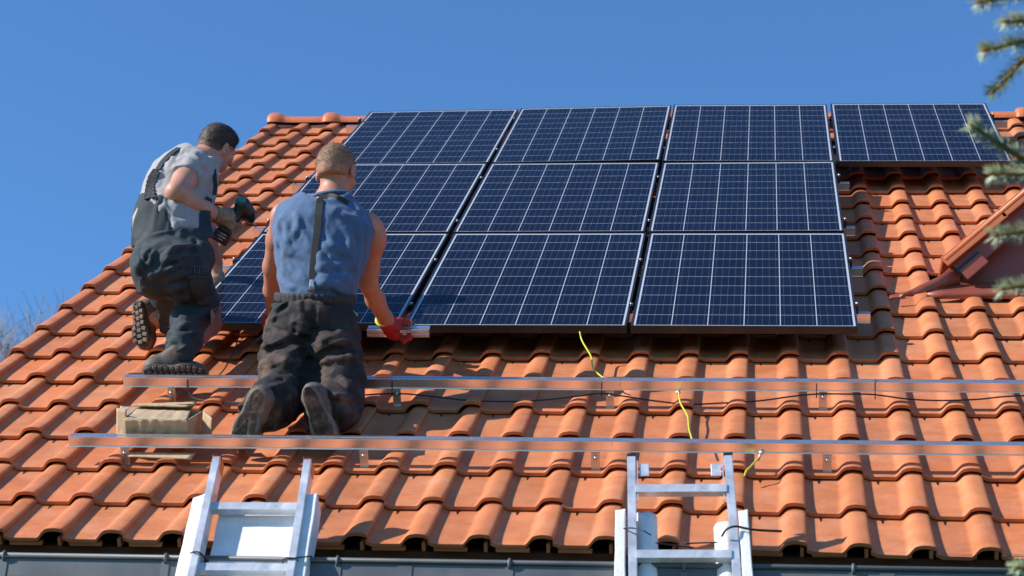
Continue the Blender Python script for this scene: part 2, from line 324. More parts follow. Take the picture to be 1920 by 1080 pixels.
# walls, gable, soffit, fascia
yF = LW(0, V0 - DV, -.2).y + .42; yB = 2 * ridge.y - yF; zE = LW(0, V0 - DV + .53, -.25).z
wl = MB(); x0, x1 = UL + .22, UR - .1
wl.add([(x0, yF, 0), (x1, yF, 0), (x1, yB, 0), (x0, yB, 0), (x0, yF, zE - .02), (x1, yF, zE - .02), (x1, yB, zE - .02), (x0, yB, zE - .02), (x0, ridge.y, ridge.z - .12), (x1, ridge.y, ridge.z - .12)],
       [(0, 1, 5, 4), (2, 3, 7, 6), (3, 0, 4, 8, 7), (1, 2, 6, 9, 5)])
wl.build('wall', M['render_wall'], house, HI)
eave = LW(0, V0 - DV, -.15)
fb = MB().box(((x0 + x1) / 2, eave.y + .10, eave.z - .09), (x1 - x0 + .4, .025, .20)).build('fascia_board', M['fascia'], house, HI)
sf = MB().box(((x0 + x1) / 2, (eave.y + .11 + yF) / 2, eave.z - .18), (x1 - x0 + .4, yF - eave.y - .12, .018)).build('soffit', M['fascia'], house, HI)
gb = MB().box(((UL) + .055, (V0 - DV + VR) / 2, WB - .10), (.03, VR - V0 + DV - .1, .17)).build('gable_board', M['fascia'], house, HM)
for xw in (.6, 2.6):
    wn = MB().box((xw + .55, yF - .02, 1.55), (1.16, .06, 1.26)).build('window', M['white_paint'], house, HI)
    p = MB(); p.box((xw + .28, yF - .052, 1.55), (.5, .01, 1.1)); p.box((xw + .82, yF - .052, 1.55), (.5, .01, 1.1)); p.build('pane', M['glass'], wn)
# gutter: outer bead, rounded trough, brackets
gy, gz = -1.80, -1.582 + Z0
prof = [(0, 0)]
gt = MB(); pr_ = [(gy + .004, gz - .010)] + [(gy + .065 - .068 * math.cos(a), gz - .075 - .055 * math.sin(a)) for a in [R(x) for x in range(0, 181, 15)]] + [(gy + .133, gz + .01)]
inn = [(a + (.003 if i < len(pr_) / 2 else -.003), b + .003) for i, (a, b) in enumerate(pr_)]
gt.extr(pr_ + inn[::-1], UL - .15, UR + .1)
gut = gt.build('gutter', M['gutter'], house, HI)
bd = MB().tube([(UL - .15, gy, gz), (UR + .1, gy, gz)], .0088, 10, tone=(1, 1, 1)).build('bead', M['gutter'], gut)
gbk = None
for px in (309, 632, 955, 1282, 1600, 5): 
    xx = onplane(px, 1065, Vector((0, gy, 0)), Vector((0, 1, 0))).x
    if gbk is None:
        b = MB(); b.extr([(a - .0035 if i < 7 else a, z - .0035) for i, (a, z) in enumerate(pr_)] + pr_[::-1], -.014, .014); b.tube([(0, gy + .003, gz - .02), (0, gy - .006, gz - .012), (0, gy - .012, gz + .004), (0, gy, gz + .011)], .006, 6)
        gbk = b.build('gutter_bracket', M['gutter'], gut, Matrix.Translation((xx, 0, 0)))
    else:
        c = gbk.copy(); col.objects.link(c); c.parent = gut; c.matrix_basis = Matrix.Translation((xx, 0, 0))
for j in (1.37, 3.0):
    MB().extr([(a - .003 if i < 7 else a, z - .003) for i, (a, z) in enumerate(pr_)] + pr_[::-1], j, j + .05).build('gutter_joint', M['gutter'], gut)

# ------------------------------------------------------------------ dormer at the right
dw = LM @ onroof(1805, 527, -.125); yD = dw.y; DN = Vector((0, 1, 0))
def dp(px, py, dy=0.): return onplane(px, py, Vector((0, yD + dy, 0)), DN)
A = dp(1776, 505); B = dp(1920, 383); sl_ = (B - A).normalized(); E2 = A + sl_ * 1.9
dm = MB(); base = dp(1745, 548); zb = base.z - .02
a2 = A + Vector((.06, 0, -.06)); e2 = E2 + Vector((.06, 0, -.06))
mir = lambda p: Vector((2 * E2.x - p.x, p.y, p.z))
dm.add([(a2.x, yD, zb), (2 * E2.x - a2.x, yD, zb), (2 * E2.x - a2.x, yD, a2.z), (E2.x, yD, e2.z), (a2.x, yD, a2.z)], [(0, 1, 2, 3, 4)])
dm.add([(a2.x, yD, zb - .3), (a2.x, yD + 1.2, zb), (a2.x, yD + 1.2, a2.z), (a2.x, yD, a2.z)], [(0, 1, 2, 3)])
dorm = dm.build('dormer', M['brown_metal'], house, HI); dorm['label'] = 'brown clad dormer gable rising from the tiles'
mm = MB(); nrm = Vector((-sl_.z, 0, sl_.x))
def slab(mb, p, q, d0, d1, h0, h1, tone=(1, 1, 1)):       # a slab along the dormer's rake: y range d0..d1, normal range h0..h1
    vs = [P + Vector((0, d, 0)) + nrm * h for P in (p, q) for d in (d0, d1) for h in (h0, h1)]
    mb.add(vs, [(0, 1, 3, 2), (4, 6, 7, 5), (0, 4, 5, 1), (2, 3, 7, 6), (0, 2, 6, 4), (1, 5, 7, 3)], tone)
slab(mm, A + Vector((0, 0, 0)), E2, -.10, -.075, -.105, -.004); mm.build('barge_board', M['brown_metal'], dorm)
mm = MB()
# verge tiles of the dormer: overlapping slightly stepped slabs
Lr = (E2 - A).length; k = 0; s0 = -.03
while s0 < Lr:
    slab(mm, A + sl_ * s0, A + sl_ * min(Lr, s0 + .41), -.135, .12, .010, .026, (1, 1, 1)); slab(mm, A + sl_ * s0 + nrm * .004, A + sl_ * min(Lr, s0 + .39), -.143, -.125, -.030, .0255); s0 += .37
slab(mm, A, E2, .12, 3.0, -.02, .016)
bev(mm.build('dormer_roof', M['clay_plain'], dorm), .003)
mm = MB(); nrm2 = nrm; P0 = mir(A); sl2 = Vector((-sl_.x, 0, sl_.z)); nrm = Vector((sl_.z, 0, sl_.x)); slab(mm, P0, mir(E2), -.135, 3.0, -.02, .022); mm.build('dormer_roof', M['clay_plain'], dorm); nrm = nrm2
c0 = dp(1826, 500, -.11); rot = Matrix.Rotation(-math.atan2(sl_.z, sl_.x), 3, 'Y')
bev(MB().box(c0, (.135, .02, .062), rot).build('end_plate', M['brown_metal'], dorm), .003)
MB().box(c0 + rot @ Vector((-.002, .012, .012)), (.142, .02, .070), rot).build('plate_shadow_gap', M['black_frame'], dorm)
# flashing apron along the foot of the gable
p1 = onroof(1738, 549, -.13); p2 = onroof(1925, 546, -.13); fl = MB()
pts = []
for i in range(25):
    t = i / 24; u = p1.x + (p2.x + 1.6 - p1.x) * t; v = p1.y + (p2.y - p1.y) * t - .0
    pts.append((u, v))
y_loc = lambda u: (LI @ Vector((u, yD - .004, 0)))
rows = []
for u, v in pts:
    wt = -.13; e_ = ss(p1.x + .05, p1.x + .19, u); rows += [(u, v - .004, wt - .03), (u, v, wt - .004), (u, v + .012, wt), (u, v + .02 + .28 * e_, wt + .002), (u, v + .025 + .285 * e_, wt + .002 + .05 * e_)]
nn = 5; fl.add(rows, [(i * nn + j, (i + 1) * nn + j, (i + 1) * nn + j + 1, i * nn + j + 1) for i in range(24) for j in range(nn - 1)], smooth=True)
slab_ = MB().tube([A + Vector((0, -.13, .012)) - sl_ * .03, E2 + Vector((0, -.13, .012))], .017, 10).build('verge_roll', M['clay_plain'], dorm)
# the crumpled upstand that runs from the gable corner down to the left
K = [(1800, 534, 492), (1785, 537, 499), (1765, 541, 514), (1742, 546, 527), (1722, 551, 537), (1700, 555, 546), (1668, 559, 555)]
dn_ = [onroof(a, b, -.13) for a, b, c in K]; up_ = [onv(a, c, p_.y + .03) + Vector((0, .008 * math.sin(i * 2.1), 0)) for i, ((a, b, c), p_) in enumerate(zip(K, dn_))]
up_ = curve(up_, 5); dn_ = curve(dn_, 5); mid = [(a + b) / 2 + Vector((0, -.012, -.010)) for a, b in zip(up_, dn_)]
vs = []; 
for a, m_, b in zip(up_, mid, dn_): vs += [a, m_, b]
fl.add(vs, [(i * 3 + j, i * 3 + j + 1, i * 3 + j + 4, i * 3 + j + 3) for i in range(len(up_) - 1) for j in range(2)], smooth=True)
fo = fl.build('flashing', M['brown_metal'], dorm, LM); so_ = fo.modifiers.new('thick', 'SOLIDIFY'); so_.thickness = .004

# ------------------------------------------------------------------ solar panels
PW, PH, GC, GR = .992, 1.6447, .01934, .02543
POFF = {(0, 0): (-1.4, -.7, -.7, -.4), (0, 1): (-1.1, -.6, .6, -3.2), (0, 2): (-6, 8.6, -3, 2.1), (1, 0): (-5, 1, 6.8, 6.3), (1, 1): (-.8, 2.3, .4, -1.4), (1, 2): (6.4, 13, 3.2, -1),
        (2, 0): (-5.2, -.9, 5.8, 5.4), (2, 1): (.2, 1.8, -1.8, -2), (2, 2): (8.2, -5.1, 13.8, -5.3), (3, 2): (4.7, -3.7, 21.1, -.6)}
fr = MB(); T_, D_ = .0105, .035
def framebars(mb, w_, h_, t, z0, z1):
    mb.box((w_ / 2, t / 2, (z0 + z1) / 2), (w_, t, z1 - z0)); mb.box((w_ / 2, h_ - t / 2, (z0 + z1) / 2), (w_, t, z1 - z0))
    mb.box((t / 2, h_ / 2, (z0 + z1) / 2), (t, h_ - 2 * t, z1 - z0)); mb.box((w_ - t / 2, h_ / 2, (z0 + z1) / 2), (t, h_ - 2 * t, z1 - z0))
framebars(fr, PW, PH, T_, -.0352, 0); 
gl = MB().box((PW / 2, PH / 2, -.0065), (PW - 2 * T_ + .001, PH - 2 * T_ + .001, .009))
PLAB = {(0, 0): 'dark blue solar panel in the lowest row, beside both kneeling workers', (0, 1): 'dark blue solar panel in the middle row, behind the head of the worker in blue',
        (0, 2): 'dark blue solar panel at the upper left corner of the array', (1, 0): 'dark blue solar panel in the middle of the lowest row, right of the red glove',
        (1, 1): 'dark blue solar panel at the centre of the three by three block', (1, 2): 'dark blue solar panel in the middle of the topmost row of the block',
        (2, 0): 'dark blue solar panel at the lower right corner of the block', (2, 1): 'dark blue solar panel at the right end of the middle row',
        (2, 2): 'dark blue solar panel in the topmost row, next to the single stepped out panel', (3, 2): 'single dark blue solar panel sticking out to the right beneath the ridge'}
proto = None
for (a, b), (w0, tu, tv, du) in POFF.items():
    w0, tu, tv, du = w0 / 1000, tu / 1000, tv / 1000, du / 1000
    m_ = LT(a * (PW + GC) + du, b * (PH + GR), w0 - tu / 2 - tv / 2) @ Matrix.Rotation(-tu / PW, 4, 'Y') @ Matrix.Rotation(tv / PH, 4, 'X')
    if proto is None:
        o = proto = empty('solar_panel', m_); f_ = bev(fr.build('frame', M['black_frame'], o), .0012, 2); gl.build('glass', M['cells'], o)
    else: o = copy_tree(proto, mw=m_)
    tag(o, PLAB[(a, b)], 'solar panel', 'solar panels on the roof')

# ------------------------------------------------------------------ rails
RT, RB, RWD = -.0375, -.079, .038                       # rail top, rail bottom, width
def rail_prof(v):
    h = RT - RB; w_ = RWD / 2
    return [(v - w_ - .007, RB), (v - w_ - .007, RB + .0022), (v - w_, RB + .0034), (v - w_, RT - .0075), (v - w_ - .0025, RT - .006), (v - w_ - .0025, RT - .001), (v - w_ - .001, RT), (v - .006, RT), (v - .006, RT - .008), (v + .006, RT - .008), (v + .006, RT), (v + w_, RT), (v + w_, RT - .0045), (v + w_ - .0012, RT - .0045), (v + w_ - .0012, RB + .003), (v + w_, RB + .003), (v + w_, RB)]
def rail(name, u0, v, secs, label, dz=0., skew=0.):
    o = empty(name, LT(u0, v, 0) @ Matrix.Rotation(skew, 4, 'Z'), label, 'mounting rail', 'aluminium mounting rails')
    for a, b in secs: MB().extr(rail_prof(0.), a - u0, b - u0).build('rail_section', M['alu'], o, Matrix.Translation((0, 0, dz)))
    return o
jA = onroof(1161, 730, -.06).x; jB = onroof(1146, 845, -.06).x
rail('mounting_rail', onroof(221, 728, -.06).x, -.668, [(onroof(221, 728, -.06).x, jA), (jA + .0015, 5.2)], 'long bare aluminium rail just above the cardboard box, black cable tied along it')
rail('mounting_rail', onroof(120, 838, -.06).x, -1.417, [(onroof(120, 838, -.06).x, jB), (jB + .0015, 5.2)], 'lowest bare aluminium rail, at the ladder tops and the kneeling worker\'s toes')
RV = [.315, 1.10, 1.90, 2.93, 3.70, 4.65]
RLAB = ['aluminium rail under the panels, its end showing by the lower right panel corner', 'aluminium rail under the panels, second stub up on the right edge', 'aluminium rail under the panels, stub level with the seam of the two lower rows',
        'aluminium rail under the panels, stub just below the stepped out panel', 'aluminium rail under the lower half of the stepped out panel', 'aluminium rail under the topmost panels nearest the ridge']
RR = [3.086, 3.084, 3.077, 3.085, 4.128, 4.13]
for v, lb, r_ in zip(RV, RLAB, RR): rail('mounting_rail', -.10, v, [(-.10, r_)], lb)
# hooks
def hook():
    o = empty('roof_hook', Matrix()); b = MB()
    b.extr([(.018, RB - .0005), (-.016, RB - .0005), (-.0215, RB - .006), (-.0225, RB - .066), (-.030, RB - .085), (-.0255, RB - .088), (-.018, RB - .068), (-.0165, RB - .009), (-.013, RB - .0055), (.018, RB - .0055)], -.0165, .0165)
    bev(b.build('bracket', M['steel'], o), .0012)
    b = MB(); b.tube([(0, -.0222, RB - .023), (0, -.0222 - .0035, RB - .023)], .0095, 14); b.tube([(0, -.0255, RB - .023), (0, -.0315, RB - .023)], .0062, 6)
    b.box((0, -.0229, RB - .040), (.007, .001, .018)); b.build('bolt', M['steel'], o); return o
hk = hook(); HL = ['between the box and the upper rail', 'left of the kneeling worker in blue at the upper rail', 'near the middle of the upper rail', 'under the upper rail towards the right', 
      'under the lowest rail below the box', 'under the lowest rail right of the left ladder', 'under the lowest rail left of the right ladder', 'under the lowest rail right of the right ladder']
HL[1] = 'right of the kneeling worker in blue at the upper rail'
HP = [(322, 745, -.668), (745, 758, -.668), (1144, 762, -.668), (1543, 765, -.668), (236, 870, -1.417), (683, 872, -1.417), (1117, 875, -1.417), (1551, 882, -1.417)]
for i, ((x, y, v), l) in enumerate(zip(HP, HL)):
    u = onv(x, y, v - .02).x; o = hk if i == 0 else copy_tree(hk); o.matrix_world = LT(u, v, 0)
    tag(o, 'steel roof hook ' + l, 'roof hook', 'steel roof hooks')
# end clamps on the panel edges
def clamp():
    o = empty('panel_clamp', Matrix()); b = MB(); b.extr([(-.02, -.036), (.02, -.036), (.02, .002), (-.02, .002)], .002, .016); b.box((-.002, 0, .0035), (.010, .04, .003)); b.build('clamp_body', M['black_frame'], o)
    b = MB(); b.tube([(.010, 0, .002), (.010, 0, .012)], .0065, 8); b.build('bolt', M['steel'], o); return o
ck = clamp(); first = True
for i, (u, v, side) in enumerate([(3.0165, .315, 1), (3.0165, 1.10, 1), (3.0165, 1.90, 1), (3.0165, 2.93, 1), (-.0015, 1.10, -1), (-.0015, 1.90, -1), (-.0015, 2.93, -1), (-.0015, 3.70, -1), (-.0015, 4.65, -1), (4.030, 4.65, 1), (4.030, 3.70, 1)]):
    o = ck if first else copy_tree(ck); first = False
    o.matrix_world = LT(u, v, 0) @ (Matrix.Rotation(math.pi, 4, 'Z') if side < 0 else Matrix())
    wh = ['at the lower right corner of the array', 'second up on the right edge', 'beside the seam of the two lower rows, right edge', 'beneath the stepped out panel, right edge', 'on the left edge near the gloved hand', 'on the left edge by the drill',
          'on the left edge beside the middle row', 'on the left edge, upper row, lower one', 'on the left edge close to the ridge', 'on the stepped out panel close to the ridge', 'on the stepped out panel behind the spruce twig'][i]
    tag(o, 'small black end clamp ' + wh, 'clamp', 'black panel end clamps')
mk = None
for a in (1, 2, 3):
    for v in RV[:6] if a < 3 else RV[4:]:
        u = a * (PW + GC) - GC / 2
        if mk is None:
            mk = empty('middle_clamp', Matrix()); MB().box((0, 0, -.002), (.017, .05, .006)).box((0, 0, -.02), (.008, .04, .034)).build('clamp_body', M['black_frame'], mk); MB().tube([(0, 0, .001), (0, 0, .006)], .006, 8).build('bolt', M['steel'], mk); o = mk
        else: o = copy_tree(mk)
        o.matrix_world = LT(u, v, 0)
        tag(o, 'small black clamp in a narrow gap between two panel columns', 'clamp', 'black clamps between the panels')
# rail offcut held under the panel edge
oc = onv(746, 622, -.06)
o = empty('rail_offcut', LT(onv(690, 622, -.06).x, -.065, onv(746, 622, -.065).z + .062), 'short piece of aluminium rail held in the red glove', 'rail piece')
ll = onv(806, 622, -.06).x - onv(690, 622, -.06).x; mb = MB()
h = .034
mb.extr([(-.022, -h / 2), (-.022, -.004), (-.016, 0), (-.022, .004), (-.022, h / 2), (-.004, h / 2), (-.004, .008), (.004, .008), (.004, h / 2), (.03, h / 2), (.03, -h / 2)], 0, ll, m=Matrix.Translation((0, 0, -.062)) @ Matrix.Rotation(R(8), 4, 'X')); bev(mb.build('rail_body', M['alu'], o), .001)

# ------------------------------------------------------------------ cables
def cable(name, pts, r, m, label, cat='cable', group=None, dense=6):
    P = curve(pts, dense); o_ = Vector(P[0]); mb = MB().tube([p - o_ for p in P], r, 7); return tag(mb.build(name, m, None, Matrix.Translation(o_)), label, cat, group)
def rl(px, py, v, dv=-.024): return LM @ onv(px, py, v + dv)
yv = -.668
pts = [rl(351, 712, yv), rl(352, 730, yv), rl(358, 742, yv, -.03), rl(372, 749, yv, -.04), rl(400, 752, yv, -.05), rl(440, 755, yv, -.04), rl(560, 752, yv, -.04)]
cable('cable', pts, .0032, M['grey_cable'], 'thin grey cable bending down from the left end of the upper rail')
pts = [rl(x, y, yv) for x, y in [(610, 749), (668, 742), (735, 738), (790, 741), (870, 750), (945, 753), (1020, 750), (1090, 742), (1128, 738), (1170, 743), (1230, 752), (1290, 758), (1350, 756), (1420, 752), (1480, 744), (1530, 739), (1600, 739), (1640, 740), (1700, 748), (1760, 751), (1830, 749), (1880, 744), (1930, 742), (2010, 746)]]
cable('cable', pts, .0034, M['cable'], 'long black cable strung along the front of the upper bare rail')
cable('cable', [LM @ onroof(448, 628, -.075), LM @ onroof(442, 650, -.085), LM @ onroof(431, 673, -.09), LM @ onroof(422, 690, -.09), LM @ onroof(404, 712, -.085)], .0028, M['cable'], 'thin black wire on the tiles left of the worker in blue')
ties = [(351, 716, 738, yv), (735, 714, 742, yv), (1128, 716, 743, yv), (1531, 719, 745, yv), (1641, 715, 747, yv)]
for i, (x, ya, yb, v) in enumerate(ties):
    a, m_, b = rl(x, ya, v, -.012), rl(x, (ya + yb) / 2, v, -.0215), rl(x, yb, v, -.0215)
    t_ = curve([LM @ (onv(x, ya, v) + Vector((0, .02, 0))), rl(x, ya, v, -.022), m_, b, LM @ (onv(x, yb, v) + Vector((0, .02, -.004)))], 4); o_ = t_[0]
    tag(MB().tube([p - o_ for p in t_], .0022, 6).build('cable_tie', M['cable'], None, Matrix.Translation(o_)), 'black cable tie round the upper rail ' + ['at its left end', 'just right of the kneeling worker', 'left of the rail joint', 'above a roof hook, towards the right', 'farthest to the right'][i], 'cable tie', 'cable ties on the upper rail')
cable('earth_wire', [LM @ onv(1087, 622, -.02), LM @ onv(1092, 640, -.06), LM @ onroof(1108, 668, -.09), LM @ onroof(1112, 690, -.09), LM @ onroof(1128, 706, -.085), LM @ onroof(1150, 718, -.08)], .0036, M['yellow'], 'yellow wire hanging from the panel edge to the upper rail', 'wire', 'yellow earth wires')
cable('earth_wire', [rl(1272, 734, yv), LM @ onroof(1276, 756, -.09), LM @ onroof(1289, 780, -.10), LM @ onroof(1292, 805, -.10), LM @ onroof(1300, 831, -.09)], .0034, M['yellow'], 'yellow wire between the two bare rails', 'wire', 'yellow earth wires')
w3 = cable('earth_wire', [rl(1428, 848, -1.417), rl(1422, 858, -1.417, -.03), LM @ onroof(1410, 872, -.10), LM @ onroof(1400, 882, -.11), LM @ onroof(1396, 892, -.12)], .0036, M['yellow'], 'yellow and green wire on the lowest rail beside the right ladder', 'wire', 'yellow earth wires')
for (x, y, v) in ((1272, 736, yv), (1428, 849, -1.417)):
    c = rl(x, y, v); b = MB(); b.tube([(0, 0, 0), (0, -.006, 0)], .010, 14); b.tube([(0, -.006, 0), (0, -.012, 0)], .0065, 6)
    tag(b.build('bolt', M['steel'], None, Matrix.Translation(c)), 'steel bolt fixing the yellow wire to the ' + ('upper' if y < 800 else 'lowest') + ' rail', 'bolt', 'earthing bolts')
MB().tube([rl(1427, 851, -1.417, -.03) - w3.location, rl(1421, 863, -1.417, -.03) - w3.location], .0058, 8).build('cable_lug', M['steel'], w3)

# ------------------------------------------------------------------ ladders
def ladder(name, tl, tr, bl, br, lean, py, pz, label, sw, sd, rungs, caps, capm):
    """stiles run from the pixels tl/tr to bl/br in a plane leaning on the gutter, then on to the ground"""
    n = Vector((0, -math.sin(lean), math.cos(lean))); P = Vector((0, py, pz)); org = onplane((bl[0] + br[0]) / 2, 1075, P, n)
    a, b, c, d = [onplane(*q, P, n) for q in (tl, tr, bl, br)]
    ea, eb = [p + (q - p).normalized() * ((p.z) / -((q - p).normalized().z)) for p, q in ((a, c), (b, d))]
    base = (ea + eb) / 2; o = empty(name, Matrix.Translation(base), label, 'ladder', 'aluminium ladders')
    X = (eb - ea).normalized(); 
    def stile(p, q, nm):
        up = (p - q).normalized(); x = (X - up * X.dot(up)).normalized(); y = up.cross(x).normalized(); m3 = Matrix((x, y, up)).transposed(); L = (p - q).length
        mb = MB(); t = .0018; 
        for s in (-1, 1): mb.box((0, 0, 0), (t, sd, L), m3) if False else mb.add([Vector((s * sw / 2 + i * t * .5, j * sd / 2, k * L / 2)) for i in (-1, 1) for j in (-1, 1) for k in (-1, 1)], [(0, 1, 3, 2), (4, 6, 7, 5), (0, 4, 5, 1), (2, 3, 7, 6), (0, 2, 6, 4), (1, 5, 7, 3)])
        for s in (-1, 1): mb.add([Vector((i * (sw / 2 - t * .5), s * sd / 2 + j * t * .5, k * L / 2)) for i in (-1, 1) for j in (-1, 1) for k in (-1, 1)], [(0, 1, 3, 2), (4, 6, 7, 5), (0, 4, 5, 1), (2, 3, 7, 6), (0, 2, 6, 4), (1, 5, 7, 3)])
        so = mb.build('stile', M['ladder_alu'], o, Matrix.Translation((p + q) / 2 - base) @ m3.to_4x4())
        bev(MB().box((0, 0, L / 2 + .004), (sw + .005, sd + .005, .012)).build('end_cap', capm, so), .002)
        return x, y, up
    x, y, up = stile(a, ea, 'l'); stile(b, eb, 'r')
    L = (a - ea).length; ts = []
    for ry in rungs:
        p = onplane((bl[0] + tl[0]) / 2, ry, P, n); ts.append((p - ea).dot(up))
    st = ts[0] - ts[1] if len(ts) > 1 else .28
    while ts[-1] - st > .1: ts.append(ts[-1] - st)
    for tt in ts:
        p = ea + up * tt; q = eb + (b - eb).normalized() * tt; d_ = (q - p).normalized(); yy = up.cross(d_)
        mb = MB(); m3 = Matrix((d_, yy, up)).transposed(); l_ = (q - p).length - sw + .002
        mb.extr([(-.015, -.016), (.015, -.016), (.015, .013), (-.015, .016)], -l_ / 2, l_ / 2); 
        for g in range(5): mb.box((0, -.012 + g * .006, .0158), (l_ - .004, .0022, .002))
        mb.build('rung', M['ladder_alu'], o, Matrix.Translation((p + q) / 2 - base) @ m3.to_4x4())
    return o, (a, b, c, d, x, y, up, base, n)
GP = (gy - .035, gz)
lad1, I1 = ladder('ladder', (409, 866), (579, 871), (363, 1080), (547, 1080), R(66), GP[0], GP[1] + .0, 'aluminium ladder with orange end caps and a wide foam board behind it', .026, .062, [952, 1066], 1, M['black_plastic'])
for s, c in enumerate([x for x in lad1.children if x.name.startswith('stile')]):
    L = max(v.co.z for v in c.data.vertices); MB().box((0, 0, L - .002), (.0285, .0645, .006)).box((.0150, .012, L - .02), (.002, .04, .05)).build('orange_edge', M['orange'], c)
lad2, I2 = ladder('ladder', (1184, 858), (1365, 856), (1187, 1080), (1382, 1080), R(72), GP[0], GP[1], 'aluminium ladder with foam tubes tied round both stiles', .028, .020, [917, 1040], 1, M['black_plastic'])
a, b, c, d, x, y, up, base, n = I2
for P_, dx in ((a, .044), (b, -.044)):
    q = P_ - up * .055 - base; m3 = Matrix((x, y, up)).transposed(); bev(MB().box(q + x * dx, (.034, .004, .052), m3).build('hook_plate', M['ladder_alu'], lad2), .004)
    MB().box(q + x * dx * .45 - up * .05, (.004, .016, .17), m3).build('hook_rod', M['ladder_alu'], lad2)
# foam
def slabfoam(name, P, X, Y, Z, sx, sy, sz, label, m='foam', jag=.006, res=.02):
    """a foam slab with a ragged upper edge; P is the top middle, Z points up"""
    nx = max(2, int(sx / res)); nz = max(2, int(sz / res)); m3 = Matrix((X, Y, Z)).transposed().to_4x4(); m3.translation = P - Z * sz
    vs = []; rnd = lambda *a: noise.noise(Vector(a) * 9.)
    for s in (-1, 1):
        for i in range(nx + 1):
            for k in range(nz + 1):
                u = -sx / 2 + sx * i / nx; z = sz * k / nz; wob = rnd(u, z, s * 3.1) * jag * .5
                if k == nz: z += rnd(u * 3, 7.7, s) * jag * 1.6
                vs.append((u + (rnd(3.3, z, i) * jag * .5 if i in (0, nx) else 0), s * sy / 2 + wob, z))
    n_ = (nx + 1) * (nz + 1); I = lambda s, i, k: s * n_ + i * (nz + 1) + k; fs = []
    for i in range(nx):
        for k in range(nz): fs += [(I(0, i, k), I(0, i + 1, k), I(0, i + 1, k + 1), I(0, i, k + 1)), (I(1, i, k), I(1, i, k + 1), I(1, i + 1, k + 1), I(1, i + 1, k))]
        fs += [(I(0, i, nz), I(0, i + 1, nz), I(1, i + 1, nz), I(1, i, nz)), (I(0, i, 0), I(1, i, 0), I(1, i + 1, 0), I(0, i + 1, 0))]
    for k in range(nz): fs += [(I(0, 0, k), I(0, 0, k + 1), I(1, 0, k + 1), I(1, 0, k)), (I(0, nx, k), I(1, nx, k), I(1, nx, k + 1), I(0, nx, k + 1))]
    mb = MB().add(vs, fs); o = mb.build(name, M[m], None, m3); bev(o, .003, 2); return tag(o, label, 'foam padding', 'foam padding on the ladders')
a, b, c, d, x, y, up, base, n = I1
def on1(px, py, off): return onplane(px, py, Vector((0, GP[0], GP[1])) + n * off, n)
yb_ = y if y.dot(Vector((0, 1, 0))) > 0 else -y
q = on1(487, 963, -.055); slabfoam('foam_board', q, x, yb_, up, (on1(556, 963, -.055) - on1(408, 963, -.055)).length * 1.0, .035, .95, 'white foam board behind the rungs of the left ladder')
upl = (a - c).normalized(); upr = (b - d).normalized()
q = on1(386, 938, -.015); slabfoam('foam_strip', q, (x * .9 - yb_ * .3).normalized(), (yb_ * .9 + x * .3).normalized(), (on1(386, 938, -.015) - on1(352, 1080, -.015)).normalized(), .055, .055, .9, 'white foam strip outside the left stile of the left ladder')
q = on1(577, 944, -.035); slabfoam('foam_strip', q, x, yb_, (on1(577, 944, -.035) - on1(558, 1080, -.035)).normalized(), .060, .10, .9, 'white foam strip outside the right stile of the left ladder')
a, b, c, d, x, y, up, base, n = I2
yb2 = y if y.dot(Vector((0, 1, 0))) > 0 else -y
def on2(px, py, off): return onplane(px, py, Vector((0, GP[0], GP[1])) + n * off, n)
def tubefoam(tp, bp, r0, a0, a1, label, jag=.006):
    T, B_ = on2(*tp, -.062), on2(*bp, -.062); Z = (T - B_).normalized(); L = (T - B_).length + .6; X = (x - Z * x.dot(Z)).normalized(); Y = Z.cross(X); 
    vs = []; nk, nz = 16, 30
    for k in range(nz + 1):
        z = -L * k / nz; wv = 1 + .05 * noise.noise(Vector((z * 6, tp[0], 0)))
        for j in range(nk + 1):
            th = a0 + (a1 - a0) * j / nk
            zz = z + (noise.noise(Vector((th * 3, tp[0], 1))) * jag * 2 if k == 0 else 0); rr = r0 * wv * (1 + .03 * noise.noise(Vector((th * 2, z * 8, tp[0]))))
            vs.append(X * math.cos(th) * rr + Y * math.sin(th) * rr + Z * zz)
    fs = [(k * (nk + 1) + j, k * (nk + 1) + j + 1, (k + 1) * (nk + 1) + j + 1, (k + 1) * (nk + 1) + j) for k in range(nz) for j in range(nk)]
    o = MB().add(vs, fs, smooth=True).build('foam_tube', M['foam'], None, Matrix.Translation(T)); s_ = o.modifiers.new('wall', 'SOLIDIFY'); s_.thickness = -.016; s_.offset = -1
    return tag(o, label, 'foam padding', 'foam padding on the ladders')
tubefoam((1210, 972), (1213, 1080), .041, R(150), R(430), 'white foam half tube inside the left stile of the right ladder')
slabfoam('foam_strip', on2(1171, 962, -.01), x, yb2, (on2(1171, 962, 0) - on2(1168, 1080, 0)).normalized(), .036, .05, .85, 'white foam strip outside the left stile of the right ladder')
tubefoam((1360, 990), (1364, 1080), .040, R(100), R(400), 'white foam half tube inside the right stile of the right ladder')
slabfoam('foam_strip', on2(1385, 964, -.01), x, yb2, (on2(1385, 964, 0) - on2(1396, 1080, 0)).normalized(), .034, .05, .85, 'white foam strip outside the right stile of the right ladder')
